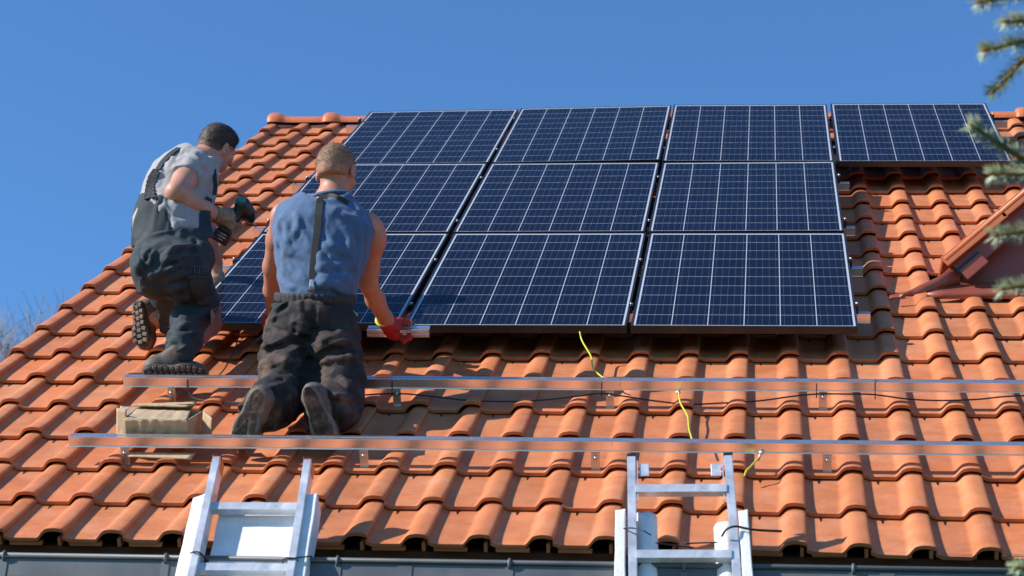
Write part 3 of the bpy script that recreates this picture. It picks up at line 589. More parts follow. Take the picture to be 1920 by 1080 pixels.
# zip ties round the stiles
def tie(on, pts, label, r=.0048):
    P = curve([on(px, py, o_) for px, py, o_ in pts], 5); z = P[0]
    tag(MB().tube([p - z for p in P], r, 6, flat=.5).build('cable_tie', M['cable'], None, Matrix.Translation(z)), label, 'cable tie', 'cable ties round the ladders')
tie(on1, [(350, 1042, -.03), (362, 1035, .036), (374, 1036, .036), (383, 1045, -.0), (389, 1056, -.03)], 'black cable tie round the left stile of the left ladder')
tie(on1, [(529, 1058, .0), (534, 1048, .036), (550, 1047, .036), (562, 1056, .0), (569, 1070, -.03), (571, 1084, -.04)], 'black cable tie round the right stile of the left ladder')
tie(on1, [(549, 1047, .038), (562, 1045, .034), (585, 1043, .03)], 'loose tail of the cable tie beside the left ladder')
tie(on2, [(1165, 992, -.0), (1178, 990, .03), (1192, 991, .03), (1208, 996, .05), (1220, 1003, .03)], 'black cable tie round the left stile of the right ladder')
tie(on2, [(1353, 1006, .02), (1362, 993, .04), (1378, 987, .03), (1395, 990, .03), (1412, 993, .03), (1440, 995, .02), (1466, 996, .01)], 'black cable tie with a long tail on the right stile of the right ladder')
tie(on2, [(1229, 1018, .01), (1262, 1022, .0), (1300, 1027, -.01)], 'black cable tie tail lying left of the two on the lower tiles')
tie(on2, [(1284, 1019, .0), (1312, 1018, .0), (1345, 1017, .01)], 'grey cable tie tail pointing left from the right ladder')
# corrugated conduit
P = curve([on2(1334, 1050, -.09), on2(1330, 1062, -.07), on2(1326, 1082, -.06), on2(1326, 1110, -.06), on2(1330, 1160, -.07)], 14); z = P[0]
PP = curve([p - z for p in P], 2); tag(MB().tube(PP, [.0135 if i % 2 else .0108 for i in range(len(PP))], 10).build('conduit', M['black_plastic'], None, Matrix.Translation(z)), 'black corrugated conduit hanging over the gutter', 'conduit')

# ------------------------------------------------------------------ cardboard box above the lowest rail
bo = onroof(300, 826, -.095); tw = onroof(300, 780, -.02)
o = empty('cardboard_box', LT(bo.x, -1.375, -.115), 'crushed open cardboard box resting above the lowest rail', 'box')
def bl_(px, py, v): return onv(px, py, v) - Vector((bo.x, -1.375, -.115))
def quadgrid(name, c4, mtl, parent, n=14, m=8, amp=.003, thick=.004, seed=0.):
    A_, B_, C_, D_ = c4; vs = []; nrm = (B_ - A_).cross(D_ - A_).normalized()
    for i in range(n + 1):
        for j in range(m + 1):
            s, t = i / n, j / m; p = A_.lerp(B_, s).lerp(D_.lerp(C_, s), t); f = min(1, 4 * min(s, 1 - s)) * min(1, 3 * min(t, 1 - t))
            vs.append(p + nrm * amp * (noise.noise(Vector((s * 9 + seed, t * 1.6, seed))) * 1.2 + .6 * noise.noise(Vector((s * 4 + seed, t * 5, 3 + seed)))) * (.35 + .65 * f))
    fs = [(i * (m + 1) + j, (i + 1) * (m + 1) + j, (i + 1) * (m + 1) + j + 1, i * (m + 1) + j + 1) for i in range(n) for j in range(m)]
    q = MB().add(vs, fs, smooth=True).build(name, mtl, parent); s_ = q.modifiers.new('thick', 'SOLIDIFY'); s_.thickness = thick; s_.offset = 0; return q
vf, vb = -1.375, -1.14
FL, FR, FTL, FTR = bl_(235, 834, vf), bl_(353, 834, vf), bl_(234, 786, vf), bl_(351, 788, vf)
BL_, BR_, BTL, BTR = bl_(262, 806, vb), bl_(379, 808, vb), bl_(259, 766, vb), bl_(380, 770, vb)
quadgrid('front_side', (FL, FR, FTR, FTL), M['card'], o, 60, 14, .012, seed=1); quadgrid('tape', [p_ + Vector((0, -.006, 0)) for p_ in (FL.lerp(FTL, .16), FR.lerp(FTR, .16), FR.lerp(FTR, .36), FL.lerp(FTL, .36))], M['tape'], o, 40, 3, .004, .001, seed=1); quadgrid('right_side', (FR, BR_, BTR, FTR), M['card'], o, 14, 8, .004, seed=2)
quadgrid('left_side', (BL_, FL, FTL, BTL), M['card'], o, seed=3); quadgrid('back_side', (BR_, BL_, BTL, BTR), M['card'], o, seed=4); quadgrid('bottom', (FL, BL_, BR_, FR), M['card'], o, seed=5)
quadgrid('top_flap', (FTL, FTR, bl_(359, 768, vb), bl_(262, 764, vb)), M['card'], o, 24, 8, .004, seed=6)
quadgrid('top_flap', (bl_(263, 772, vb + .02), bl_(352, 775, vb + .02), bl_(368, 756, vb - .02), bl_(262, 762, vb - .02)), M['card'], o, 24, 6, .003, seed=7)
quadgrid('top_flap', (bl_(247, 760, vb - .04), bl_(350, 763, vb - .04), bl_(368, 754, vb + .02), bl_(262, 757, vb + .02)), M['card'], o, 24, 6, .003, seed=7.5)
quadgrid('side_flap', (bl_(219, 832, vf + .04), bl_(236, 834, vf + .01), bl_(237, 768, vf + .03), bl_(219, 765, vf + .05)), M['card'], o, 6, 10, .002, seed=8)
quadgrid('side_flap', (bl_(219, 778, vf + .05), bl_(237, 782, vf + .02), bl_(262, 765, vb), bl_(226, 762, vb)), M['card'], o, 8, 8, .004, seed=8.4)
quadgrid('side_flap', (bl_(378, 832, vf + .10), bl_(396, 832, vf + .08), bl_(398, 784, vf + .08), bl_(381, 771, vf + .14)), M['card'], o, 8, 10, .004, seed=9)
quadgrid('bottom_flap', (onroof(240, 856, -.112) - Vector((bo.x, -1.375, -.115)), onroof(358, 861, -.112) - Vector((bo.x, -1.375, -.115)), onroof(366, 850, -.105) - Vector((bo.x, -1.375, -.115)), onroof(240, 848, -.105) - Vector((bo.x, -1.375, -.115))), M['card'], o, 12, 4, .001, seed=10)

# ------------------------------------------------------------------ figures: smooth distance fields turned into meshes
class Sdf:
    def __init__(s, h=.006): s.p = []; s.h = h
    def cap(s, a, b, ra, rb=None, k=.02, op='u', sq=None):
        a, b = np.array(a, float), np.array(b, float); rb = ra if rb is None else rb; m = max(ra, rb) * 1.02
        s.p.append((op, k, np.minimum(a, b) - m, np.maximum(a, b) + m, ('cap', a, b, ra, rb, sq))); return s
    def chain(s, pts, rs, k=.02, op='u', sq=None):
        for i in range(len(pts) - 1): s.cap(pts[i], pts[i + 1], rs[i], rs[i + 1], k, op, sq)
        return s
    def ell(s, c, r, rot=None, k=.02, op='u'):
        c = np.array(c, float); r = np.array(r, float); rm = np.eye(3) if rot is None else np.array(rot.to_matrix() if hasattr(rot, 'to_matrix') else rot)
        m = np.abs(rm) @ r; s.p.append((op, k, c - m, c + m, ('ell', c, r, rm))); return s
    def box(s, c, hs, rot=None, rd=.01, k=.01, op='u'):
        c = np.array(c, float); hs = np.array(hs, float); rm = np.eye(3) if rot is None else np.array(rot.to_matrix() if hasattr(rot, 'to_matrix') else rot)
        m = np.abs(rm) @ (hs + rd); s.p.append((op, k, c - m, c + m, ('box', c, hs, rm, rd))); return s
    def cut(s, c, n, rad, k=.004):
        c = np.array(c, float); n = np.array(n, float); n /= np.linalg.norm(n); s.p.append(('cut', k, c - rad, c + rad, ('cut', c, n, rad))); return s
    def mesh(s, name, fold=None, smooth=1):
        h = s.h; lo = np.min([q[2] for q in s.p if q[0] == 'u'], 0) - .035; hi = np.max([q[3] for q in s.p if q[0] == 'u'], 0) + .035
        n = np.ceil((hi - lo) / h).astype(int) + 1; F_ = np.full(n, .5, dtype=np.float32); ax = [lo[i] + h * np.arange(n[i]) for i in range(3)]
        for op, k, l, u, g_ in s.p:
            pad = (k + 4 * h) if op != 'cut' else 0
            sl = [slice(max(0, int((l[i] - pad - lo[i]) / h)), max(0, min(n[i], int((u[i] + pad - lo[i]) / h) + 2))) for i in range(3)]
            if any(q.stop <= q.start for q in sl): continue
            P = np.stack(np.meshgrid(ax[0][sl[0]], ax[1][sl[1]], ax[2][sl[2]], indexing='ij'), -1)
            if g_[0] == 'cap':
                _, a, b, ra, rb, sq = g_; ba = b - a; Q = P - a
                if sq is not None:
                    nv = np.array(sq[0], float); nv /= np.linalg.norm(nv); ba = ba + nv * ba.dot(nv) * (1 / sq[1] - 1); Q = Q + nv * ((Q @ nv) * (1 / sq[1] - 1))[..., None]
                t = np.clip((Q @ ba) / max(1e-9, ba @ ba), 0, 1); d = np.linalg.norm(Q - t[..., None] * ba, axis=-1) - (ra + (rb - ra) * t)
                if sq is not None: d = d * max(.6, sq[1] ** .5)
            elif g_[0] == 'ell':
                _, c, r, rm = g_; Q = (P - c) @ rm; q0 = np.linalg.norm(Q / r, axis=-1); q1 = np.linalg.norm(Q / r ** 2, axis=-1); d = q0 * (q0 - 1) / np.maximum(q1, 1e-6)
            elif g_[0] == 'box':
                _, c, hs, rm, rd = g_; Q = np.abs((P - c) @ rm) - hs; d = np.linalg.norm(np.maximum(Q, 0), axis=-1) + np.minimum(Q.max(-1), 0) - rd
            else:
                _, c, nn_, rad = g_; d = (P - c) @ nn_; ins = np.linalg.norm(P - c, axis=-1) < rad; d = np.where(ins, d, -1)
            d = d.astype(np.float32); A_ = F_[tuple(sl)]; k = max(k, 1e-4)
            if op == 'u': hh = np.clip(.5 + .5 * (A_ - d) / k, 0, 1); F_[tuple(sl)] = A_ + (d - A_) * hh - k * hh * (1 - hh)
            else:
                if op == 's': d = -d
                hh = np.clip(.5 + .5 * (d - A_) / k, 0, 1); F_[tuple(sl)] = A_ + (d - A_) * hh + k * hh * (1 - hh)
        if fold is not None:
            near = np.argwhere(np.abs(F_) < .03); X_ = lo + near * h; F_[near[:, 0], near[:, 1], near[:, 2]] -= fold(X_).astype(np.float32)
        return s.nets(F_, lo, h, name, smooth)
    @staticmethod
    def nets(F_, lo, h, name, smooth):
        s_ = F_ < 0; n = F_.shape; c = [s_[i:n[0] - 1 + i, j:n[1] - 1 + j, k:n[2] - 1 + k] for i in (0, 1) for j in (0, 1) for k in (0, 1)]
        anyc = np.logical_or.reduce(c); allc = np.logical_and.reduce(c); act = np.argwhere(anyc & ~allc); idx = np.full((n[0] - 1, n[1] - 1, n[2] - 1), -1); idx[act[:, 0], act[:, 1], act[:, 2]] = np.arange(len(act))
        pos = np.zeros((len(act), 3)); cnt = np.zeros(len(act)); cor = [(i, j, k) for i in (0, 1) for j in (0, 1) for k in (0, 1)]
        V_ = {q: F_[act[:, 0] + q[0], act[:, 1] + q[1], act[:, 2] + q[2]] for q in cor}
        for a in cor:
            for ax_ in range(3):
                if a[ax_]: continue
                b = list(a); b[ax_] = 1; b = tuple(b); va, vb = V_[a], V_[b]; m = (va < 0) != (vb < 0); t = np.where(m, va / np.where(m, va - vb, 1), 0)
                q = np.array(a, float)[None] + (np.array(b) - np.array(a))[None] * t[:, None]; pos[m] += q[m]; cnt += m
        V3 = lo + (act + pos / cnt[:, None]) * h; faces = []
        for ax_ in range(3):
            o = [(ax_ + 1) % 3, (ax_ + 2) % 3]; A_ = s_; sh = [slice(None)] * 3; s1 = list(sh); s2 = list(sh); s1[ax_] = slice(0, n[ax_] - 1); s2[ax_] = slice(1, n[ax_])
            a, b = s_[tuple(s1)], s_[tuple(s2)]; E_ = np.argwhere(a != b); ok = (E_[:, o[0]] > 0) & (E_[:, o[1]] > 0) & (E_[:, o[0]] < n[o[0]] - 1) & (E_[:, o[1]] < n[o[1]] - 1); E_ = E_[ok]
            if not len(E_): continue
            ins = s_[E_[:, 0], E_[:, 1], E_[:, 2]]
            def gi(d0, d1):
                q = E_.copy(); q[:, o[0]] -= d0; q[:, o[1]] -= d1; return idx[q[:, 0], q[:, 1], q[:, 2]]
            Q = np.stack([gi(1, 1), gi(0, 1), gi(0, 0), gi(1, 0)], 1); Q[~ins] = Q[~ins][:, ::-1]; faces.append(Q)
        Q = np.concatenate(faces)
        for _ in range(smooth):                            # one light Laplacian pass
            S_ = np.zeros_like(V3); C_ = np.zeros(len(V3))
            for i in range(4):
                np.add.at(S_, Q[:, i], V3[Q[:, (i + 1) % 4]]); np.add.at(C_, Q[:, i], 1); np.add.at(S_, Q[:, (i + 1) % 4], V3[Q[:, i]]); np.add.at(C_, Q[:, (i + 1) % 4], 1)
            V3 = V3 * .5 + .5 * S_ / np.maximum(C_, 1)[:, None]
        me = bpy.data.meshes.new(name); me.vertices.add(len(V3)); me.vertices.foreach_set('co', V3.ravel()); me.loops.add(Q.size); me.loops.foreach_set('vertex_index', Q.ravel())
        me.polygons.add(len(Q)); me.polygons.foreach_set('loop_start', np.arange(0, Q.size, 4)); me.polygons.foreach_set('use_smooth', np.ones(len(Q), bool)); me.update(calc_edges=True); me.validate(); return me
_L = np.random.default_rng(3).random((64, 64, 64)).astype(np.float32)
def vn(X_):                                                # value noise, -1..1
    X_ = X_ + 100; i = np.floor(X_).astype(int); f = X_ - i; f = f * f * (3 - 2 * f); i &= 63; j = (i + 1) & 63; r = 0
    for a in (0, 1):
        for b in (0, 1):
            for c in (0, 1):
                ii = [(j if q else i)[:, d] for d, q in enumerate((a, b, c))]; wgt = np.prod([f[:, d] if q else 1 - f[:, d] for d, q in enumerate((a, b, c))], 0); r = r + wgt * _L[ii[0], ii[1], ii[2]]
    return r * 2 - 1
def folds(*layers):                                        # layers: (scale xyz, amplitude, rotation about Z of the figure in degrees, ridged, centre, radius)
    def f(X_):
        out = np.zeros(len(X_))
        for sc_, amp, ang, rid, cen, rad in layers:
            a = R(ang); Y_ = np.stack([X_[:, 0] * math.cos(a) + X_[:, 1] * math.sin(a), -X_[:, 0] * math.sin(a) + X_[:, 1] * math.cos(a), X_[:, 2]], 1)
            wp = vn(X_ * 9 + 5)[:, None] * .35
            v = vn(Y_ * np.array(sc_) + wp)
            v = (1 - 2.4 * np.abs(v)).clip(-1, 1) if rid else v
            m = 1.
            if cen is not None: m = np.exp(-(np.linalg.norm((X_ - np.array(cen)), axis=1) / rad) ** 2)
            out += amp * v * m
        return out
    return f

def fig_frame(px, py, v):
    """a frame whose X and Y run along the picture's right and up and whose Z comes towards the viewer; returns matrix and a point maker"""
    O = LM @ onv(px, py, v); m = Matrix(((CX.x, -CD.x, -CF.x, O.x), (CX.y, -CD.y, -CF.y, O.y), (CX.z, -CD.z, -CF.z, O.z), (0, 0, 0, 1))); D0 = (O - CAM).dot(CF)
    inv = m.inverted()
    def g(x, y, z):
        D = D0 - z; return np.array([(x - 960) / F * D - (px - 960) / F * D0, -((y - 540) / F * D - (py - 540) / F * D0), z])
    return m, g
def sole_outline(L, wd, n=34):
    o = []
    for i in range(n):
        th = 2 * math.pi * i / n; y = math.cos(th); x = math.sin(th)
        t = (y + 1) / 2                                    # 0 heel, 1 toe
        hw = wd * (.36 + .12 * ss(.35, .75, t) - .05 * math.exp(-((t - .42) / .15) ** 2)); o.append((x * abs(x) ** -.25 * hw if abs(x) > 1e-6 else 0, (t - .5) * L))
    return o
def boot(parent, H, T, Nn, L, wd, upper, sole, lugs, ankle, name='boot'):
    """H heel, T toe (figure frame), Nn outward normal of the sole; ankle: shaft points"""
    H, T = Vector(H), Vector(T); Y = (T - H).normalized(); Z = Vector(Nn); Z = (Z - Y * Z.dot(Y)).normalized(); X = Y.cross(Z); C_ = (H + T) / 2; m3 = Matrix((X, Y, Z)).transposed()
    s = Sdf(.006); f = lambda x, y, z: np.array(C_ + m3 @ Vector((x, y, z)))
    s.chain([f(0, -.33 * L, -.035), f(0, .0, -.040), f(0, .30 * L, -.026), f(0, .42 * L, -.022)], [wd * .36, wd * .36, wd * .40, wd * .30], .03)
    s.chain([f(0, -.30 * L, -.055), f(0, -.05 * L, -.075)], [wd * .36, wd * .36], .03)
    if ankle: s.chain([f(0, -.24 * L, -.06)] + [np.array(a) for a in ankle], [wd * .38] + [wd * .40] * len(ankle), .03)
    s.cut(f(0, 0, -.006), Z, L)
    b = link(name, s.mesh(name, folds(((20, 20, 40), .003, 30, True, None, 0))), upper, parent)
    ol = sole_outline(L, wd); mb = MB(); n = len(ol); rings = []
    for zz, sc_ in ((-.016, .99), (-.004, 1.03), (.006, 1.02), (.012, .94)):
        rings.append([C_ + m3 @ Vector((x * sc_, y * (1 + (sc_ - 1) * .5), zz + .010 * ss(.3, .5, y / L) * -1)) for x, y in ol])
    vs = [p for r_ in rings for p in r_]; fs = [(a * n + i, a * n + (i + 1) % n, (a + 1) * n + (i + 1) % n, (a + 1) * n + i) for a in range(3) for i in range(n)]
    vs.append(C_ + Z * .013); c_ = len(vs) - 1; fs += [(3 * n + i, 3 * n + (i + 1) % n, c_) for i in range(n)]; vs.append(C_ - Z * .017); fs += [((i + 1) % n, i, c_ + 1) for i in range(n)]
    mb.add(vs, fs, smooth=False)
    so = mb.build('sole', sole, b)
    if lugs:
        lg = MB(); rows = int(L / .027)
        for i in range(rows):
            y = -L / 2 + .02 + i * (L - .03) / rows; t = y / L + .5; hw = wd * (.36 + .12 * ss(.35, .75, t) - .05 * math.exp(-((t - .42) / .15) ** 2)) * math.sqrt(max(0, 1 - (2 * t - 1) ** 4)) * .95
            for j in (-1, 0, 1):
                lg.box(C_ + m3 @ Vector((j * hw * .64, y + (.008 if j == 0 else 0), .0145 - .010 * ss(.3, .5, y / L))), (hw * .54, .0165, .010), m3 @ Matrix.Rotation(R(18 * j + 8), 3, 'Z'))
        bev(lg.build('tread', M['sole'], so), .002)
    else:
        r_ = random.Random(int(L * 1000 + H.x * 100)); lg = MB(); rg = []
        for sc_, zz in ((.80, .0095), (.76, .0138), (.0, .0146)): rg += [C_ + m3 @ Vector((x * sc_ + (r_.gauss(0, .0015) if sc_ else 0), y * (.93 if sc_ else 0) + (r_.gauss(0, .002) if sc_ else 0), zz - .010 * ss(.3, .5, y / L) * (1 if sc_ else 0))) for x, y in ol]
        lg.add(rg, [(a * n + i, a * n + (i + 1) % n, (a + 1) * n + (i + 1) % n, (a + 1) * n + i) for a in range(2) for i in range(n)], smooth=False)
        lg.build('tread', M['sole_dark'], so)
    return b
def fur(me, mask, count, ln, wd, down, seed=1, lay=.5):
    """short hair blades standing on a hair cap mesh"""
    r_ = random.Random(seed); vs_ = me.vertices; ok = [v for v in vs_ if mask(v.co)]; mb = MB()
    for _ in range(count):
        v = r_.choice(ok); nn = (v.normal + Vector(down) * lay + Vector((r_.gauss(0, .3), r_.gauss(0, .3), r_.gauss(0, .3)))).normalized(); p = v.co + Vector((r_.gauss(0, .002), r_.gauss(0, .002), r_.gauss(0, .002))) - v.normal * .001
        x = nn.cross(Vector((r_.gauss(0, 1), r_.gauss(0, 1), r_.gauss(0, 1)))).normalized() * wd; q = p + nn * ln * r_.uniform(.6, 1.2); mb.add([p - x, p + x, q], [(0, 1, 2)])
    return mb
def strap(name, pts, width, thick, m, parent, up):         # a flat ribbon
    P = curve(pts, 6); mb = MB(); vs = []
    for i, p in enumerate(P):
        d = (P[min(i + 1, len(P) - 1)] - P[max(i - 1, 0)]).normalized(); a = Vector(up(p) if callable(up) else up); a = (a - d * a.dot(d)).normalized(); b = d.cross(a)
        w_ = width[0] + (width[1] - width[0]) * i / (len(P) - 1) if isinstance(width, tuple) else width
        vs += [p - b * w_ / 2, p + b * w_ / 2, p + b * w_ / 2 + a * thick, p - b * w_ / 2 + a * thick]
    n = len(P); fs = [(4 * i + k, 4 * i + (k + 1) % 4, 4 * i + 4 + (k + 1) % 4, 4 * i + 4 + k) for i in range(n - 1) for k in range(4)] + [(3, 2, 1, 0), tuple(4 * (n - 1) + k for k in range(4))]
    return bev(mb.add(vs, fs).build(name, m, parent), .0012, 1)
from mathutils.bvhtree import BVHTree
def snapper(*objs):
    ts = [BVHTree.FromPolygons([v.co for v in o.data.vertices], [p.vertices for p in o.data.polygons]) for o in objs]
    def f(p, off=.003):
        p = Vector(p); best = None
        for t in ts:
            hit = t.ray_cast(Vector((p.x, p.y, p.z + 1.)), Vector((0, 0, -1)))
            if hit[0] is not None and (best is None or hit[0].z > best[0].z): best = hit
        if best is None: return p
        n = best[1]; n = n if n.z > 0 else -n; return best[0] + n * off
    return f
def sstrap(name, snap, pts, width, thick, m, parent, off=.002, up=(0, .2, 1)):
    P = [snap(p, off) for p in curve(pts, 5)]
    for _ in range(2): P = [P[0]] + [(P[i - 1] + P[i] * 2 + P[i + 1]) / 4 for i in range(1, len(P) - 1)] + [P[-1]]
    return strap(name, P[::2] + ([P[-1]] if len(P) % 2 == 0 else []), width, thick, m, parent, up)
def creases(s, me, g, ox, oy, sc_, lines, z=-.2, r=.0095, k=.013, smooth=1, fold=None, name='cloth', gr=.5):
    """press ridges and grooves into a garment along lines that follow its surface, then mesh it again"""
    class O_: pass
    o = O_(); o.data = me; sn_ = snapper(o)
    for ln in lines:
        P = [Vector(g(ox + ln[i] / sc_, oy + ln[i + 1] / sc_, z)) for i in range(0, len(ln), 2)]
        P = curve(P, 4) if len(P) > 2 else [P[0].lerp(P[1], t / 5) for t in range(6)]
        n = len(P) - 1; A_ = [sn_(p, -.0045) for p in P]; B_ = [sn_(p + Vector((0, -.016, 0)) if abs(P[-1].x - P[0].x) > abs(P[-1].y - P[0].y) else p + Vector((.015, 0, 0)), .0085) for p in P]
        ok = all((A_[i + 1] - A_[i]).length < .06 for i in range(n)) and all((B_[i + 1] - B_[i]).length < .06 for i in range(n))
        if not ok: continue
        rr = [r * (.30 + .75 * math.sin(math.pi * i / n) ** .7) for i in range(n + 1)]
        s.chain([np.array(q) for q in A_], rr, k)
        if gr: s.chain([np.array(q) for q in B_], [q * gr for q in rr], k, 's')
    bpy.data.meshes.remove(me); return s.mesh(name, fold, smooth)
def fade(me, org, up, h0, h1, skin, hair):
    co = np.zeros(len(me.vertices) * 3); me.vertices.foreach_get('co', co); co = co.reshape(-1, 3); t = ((co - np.array(org)) @ np.array(up) - h0) / (h1 - h0) + .25 * vn(co * 60); t = np.clip(t, 0, 1)[:, None]; c = np.array(skin) * (1 - t) + np.array(hair) * t
    a = me.color_attributes.new('tone', 'FLOAT_COLOR', 'POINT'); a.data.foreach_set('color', np.concatenate([c, np.ones((len(c), 1))], 1).ravel())
def hand(s, wrist, palm, fingers, thumb, r=.0088, pr_=(.030, .040)):
    s.cap(wrist, palm, pr_[0], pr_[1] * .8, .02)
    for i, ch in enumerate(fingers): s.chain(ch, [r * 1.12, r * 1.05, r, r * .86][:len(ch)], .008)
    if thumb: s.chain(thumb, [r * 1.35, r * 1.15, r * .95][:len(thumb)], .010)

# ================================================================== worker in the blue sleeveless shirt, kneeling
m2, g = fig_frame(592, 745, -.95)
def V_(*a): return np.array(a, float)
pel = g(592, 600, -.20); wai = g(596, 552, -.24); che = g(600, 470, -.33); upp = g(608, 412, -.40); nek = g(622, 378, -.42); hc = g(632, 323, -.47)
shL, shR = g(533, 405, -.42), g(684, 420, -.40); hL, hR = g(550, 612, -.20), g(628, 612, -.20); kL, kR = g(536, 738, -.02), g(634, 738, -.02)
aL, aR = g(480, 768, .32), g(598, 765, .29)
elR, wrR = g(690, 530, -.52), g(725, 604, -.78); elL, wrL = g(512, 500, -.60), g(512, 590, -.86)
def head(s, c, sc_=1., fwd=(0, 0, -1), up=(0, 1, 0), ears=True):
    """head with face; fwd is where it looks. Cranium, jaw, brow, nose, lips, chin, ears, eye sockets"""
    f = Vector(fwd).normalized(); u = Vector(up); u = (u - f * u.dot(f)).normalized(); r_ = f.cross(u); m3 = Matrix((r_, u, f)).transposed(); P = lambda x, y, z: np.array(Vector(c) + m3 @ Vector((x, y, z)) * sc_)
    s.ell(P(0, .028, -.016), np.array((.075, .088, .095)) * sc_, m3, .02); s.ell(P(0, -.030, .020), np.array((.060, .080, .070)) * sc_, m3, .03)
    s.ell(P(0, -.085, .055), np.array((.034, .026, .030)) * sc_, m3, .03); s.ell(P(0, .012, .078), np.array((.052, .012, .012)) * sc_, m3, .02)
    s.cap(P(0, .0, .086), P(0, -.032, .104), .009, .013, .012); s.ell(P(0, -.037, .096), np.array((.019, .010, .012)) * sc_, m3, .008)
    for k in (-1, 1):
        s.ell(P(k * .031, -.004, .092), np.array((.016, .010, .012)) * sc_, m3, .012, 's'); s.ell(P(k * .031, -.005, .078), np.array((.012, .012, .012)) * sc_, m3, .003); s.ell(P(k * .045, -.028, .062), np.array((.018, .016, .018)) * sc_, m3, .02)
        if ears:
            em = m3 @ Matrix.Rotation(R(18 * k), 3, 'Y'); s.ell(P(k * .084, -.010, -.014), np.array((.008, .034, .021)) * sc_, em, .007); s.ell(P(k * .092, -.006, -.008), np.array((.006, .020, .010)) * sc_, em, .004, 's')
    s.ell(P(0, -.058, .086), np.array((.022, .006, .010)) * sc_, m3, .006); s.ell(P(0, -.067, .084), np.array((.019, .006, .010)) * sc_, m3, .006)
    return P, m3
b = Sdf(.006)
P2, h2m = head(b, hc, 1.0, (.34, -.42, -.84), (.03, 1, -.35))
b.chain([nek + V_(0, -.03, 0), hc + V_(-.002, -.035, .012)], [.066, .060], .03)
b.cap(pel, wai, .12, .11, .05, sq=((0, .3, 1), .75)); b.cap(wai, che, .11, .125, .05, sq=((0, .3, 1), .72)); b.cap(che, upp, .125, .10, .05, sq=((0, .3, 1), .7)); b.cap(shL, shR, .05, .05, .05); b.cap(upp, nek, .07, .062, .04)
b.chain([shR + V_(.012, -.004, 0), g(699, 455, -.44), g(692, 505, -.50), elR, g(704, 562, -.62), g(722, 596, -.755), wrR], [.052, .049, .042, .039, .040, .032, .029], .025)
b.ell(g(703, 440, -.42), (.045, .065, .048), None, .03)
b.chain([shL + V_(-.004, 0, 0), g(521, 450, -.50), elL, g(512, 545, -.72), wrL], [.052, .048, .042, .040, .030], .025)
for h_, k_, a_ in ((hL, kL, aL), (hR, kR, aR)): b.chain([h_, k_, a_], [.082, .058, .042], .03)
b.cap(aL - V_(0, 0, .06), g(465, 800, .30), .030, .024, .02); b.cap(aR - V_(0, 0, .07), g(604, 798, .27), .030, .024, .02)
hand(b, wrR, g(742, 622, -.83), [[g(742, 622, -.84), g(762, 615, -.86), g(771, 611, -.84)], [g(744, 628, -.83), g(764, 622, -.84), g(768, 634, -.83)]], [g(735, 615, -.82), g(752, 606, -.83), g(770, 604, -.84)])
hand(b, wrL, g(510, 606, -.88), [[g(508, 606, -.88), g(504, 606, -.92), g(503, 612, -.93)], [g(512, 606, -.88), g(512, 604, -.92), g(512, 614, -.93)]], None)
worker = link('person', b.mesh('person'), M['skin_t'], None, m2)
tag(worker, 'kneeling worker in a blue sleeveless shirt and dusty black trousers, back to us', 'person', 'workers on the roof')
# hair cap
s = Sdf(.005); s.ell(P2(0, .032, -.020), (.078, .087, .096), h2m, .01); s.ell(P2(0, -.01, -.040), (.066, .072, .068), h2m, .03); s.cut(P2(0, .02, .052), h2m @ Vector((0, -.25, 1)), .3); s.cut(P2(0, -.040, -.03), h2m @ Vector((0, -1, .15)), .3)
for k in (-1, 1): s.ell(P2(k * .088, -.022, .016), (.03, .040, .035), h2m, .008, 's')
hm = s.mesh('hair', lambda X_: .0012 * vn(X_ * 90)); fade(hm, P2(0, 0, 0), h2m @ Vector((0, 1, 0)), -.045, .035, (.40, .19, .115), (.24, .135, .07)); ho = link('hair', hm, M['fade'], worker)
fur(hm, lambda c: (Vector(c) - Vector(P2(0, -.01, 0))).dot(h2m @ Vector((0, 1, 0))) > 0, 7000, .007, .0006, (0, -1, 0), 4, .9).build('hair_strands', M['hair_l'], ho)
# shirt
s = Sdf(.006); sq = ((0, .25, 1), .74)
s.chain([g(594, 566, -.25), wai + V_(0, .01, 0), g(598, 510, -.29), che, g(604, 440, -.37), upp], [.140, .143, .157, .177, .186, .15], .05, sq=sq)
s.cap(shL + V_(.010, -.012, 0), shR + V_(-.012, -.010, 0), .062, .064, .05); s.ell(g(560, 435, -.34), (.085, .11, .07), None, .04); s.ell(g(650, 445, -.34), (.085, .12, .07), None, .04)
s.cap(upp, nek + V_(.0, .004, 0), .09, .072, .035); s.cap(g(642, 560, -.28), g(630, 540, -.3), .045, .055, .04)
s.cap(g(604, 410, -.31), g(596, 545, -.175), .012, .016, .03, 's')    # spine hollow
s.cut(nek + V_(0, .036, .004), (-.18, 1, .30), .13); s.cut(g(700, 430, -.40), (1, .22, -.1), .14, .006); s.cut(g(514, 425, -.42), (-1, .15, 0), .13, .006)
s.cut(g(594, 571, -.24), (.02, -1, .0), .26)
sf_ = folds(((9, 2.6, 6), .007, 18, True, (-.04, .50, -.2), .26), ((10, 3, 6), .007, -26, True, (.13, .46, -.2), .22), ((20, 7, 9), .004, 35, True, None, 0), ((26, 16, 16), .002, -30, True, None, 0))
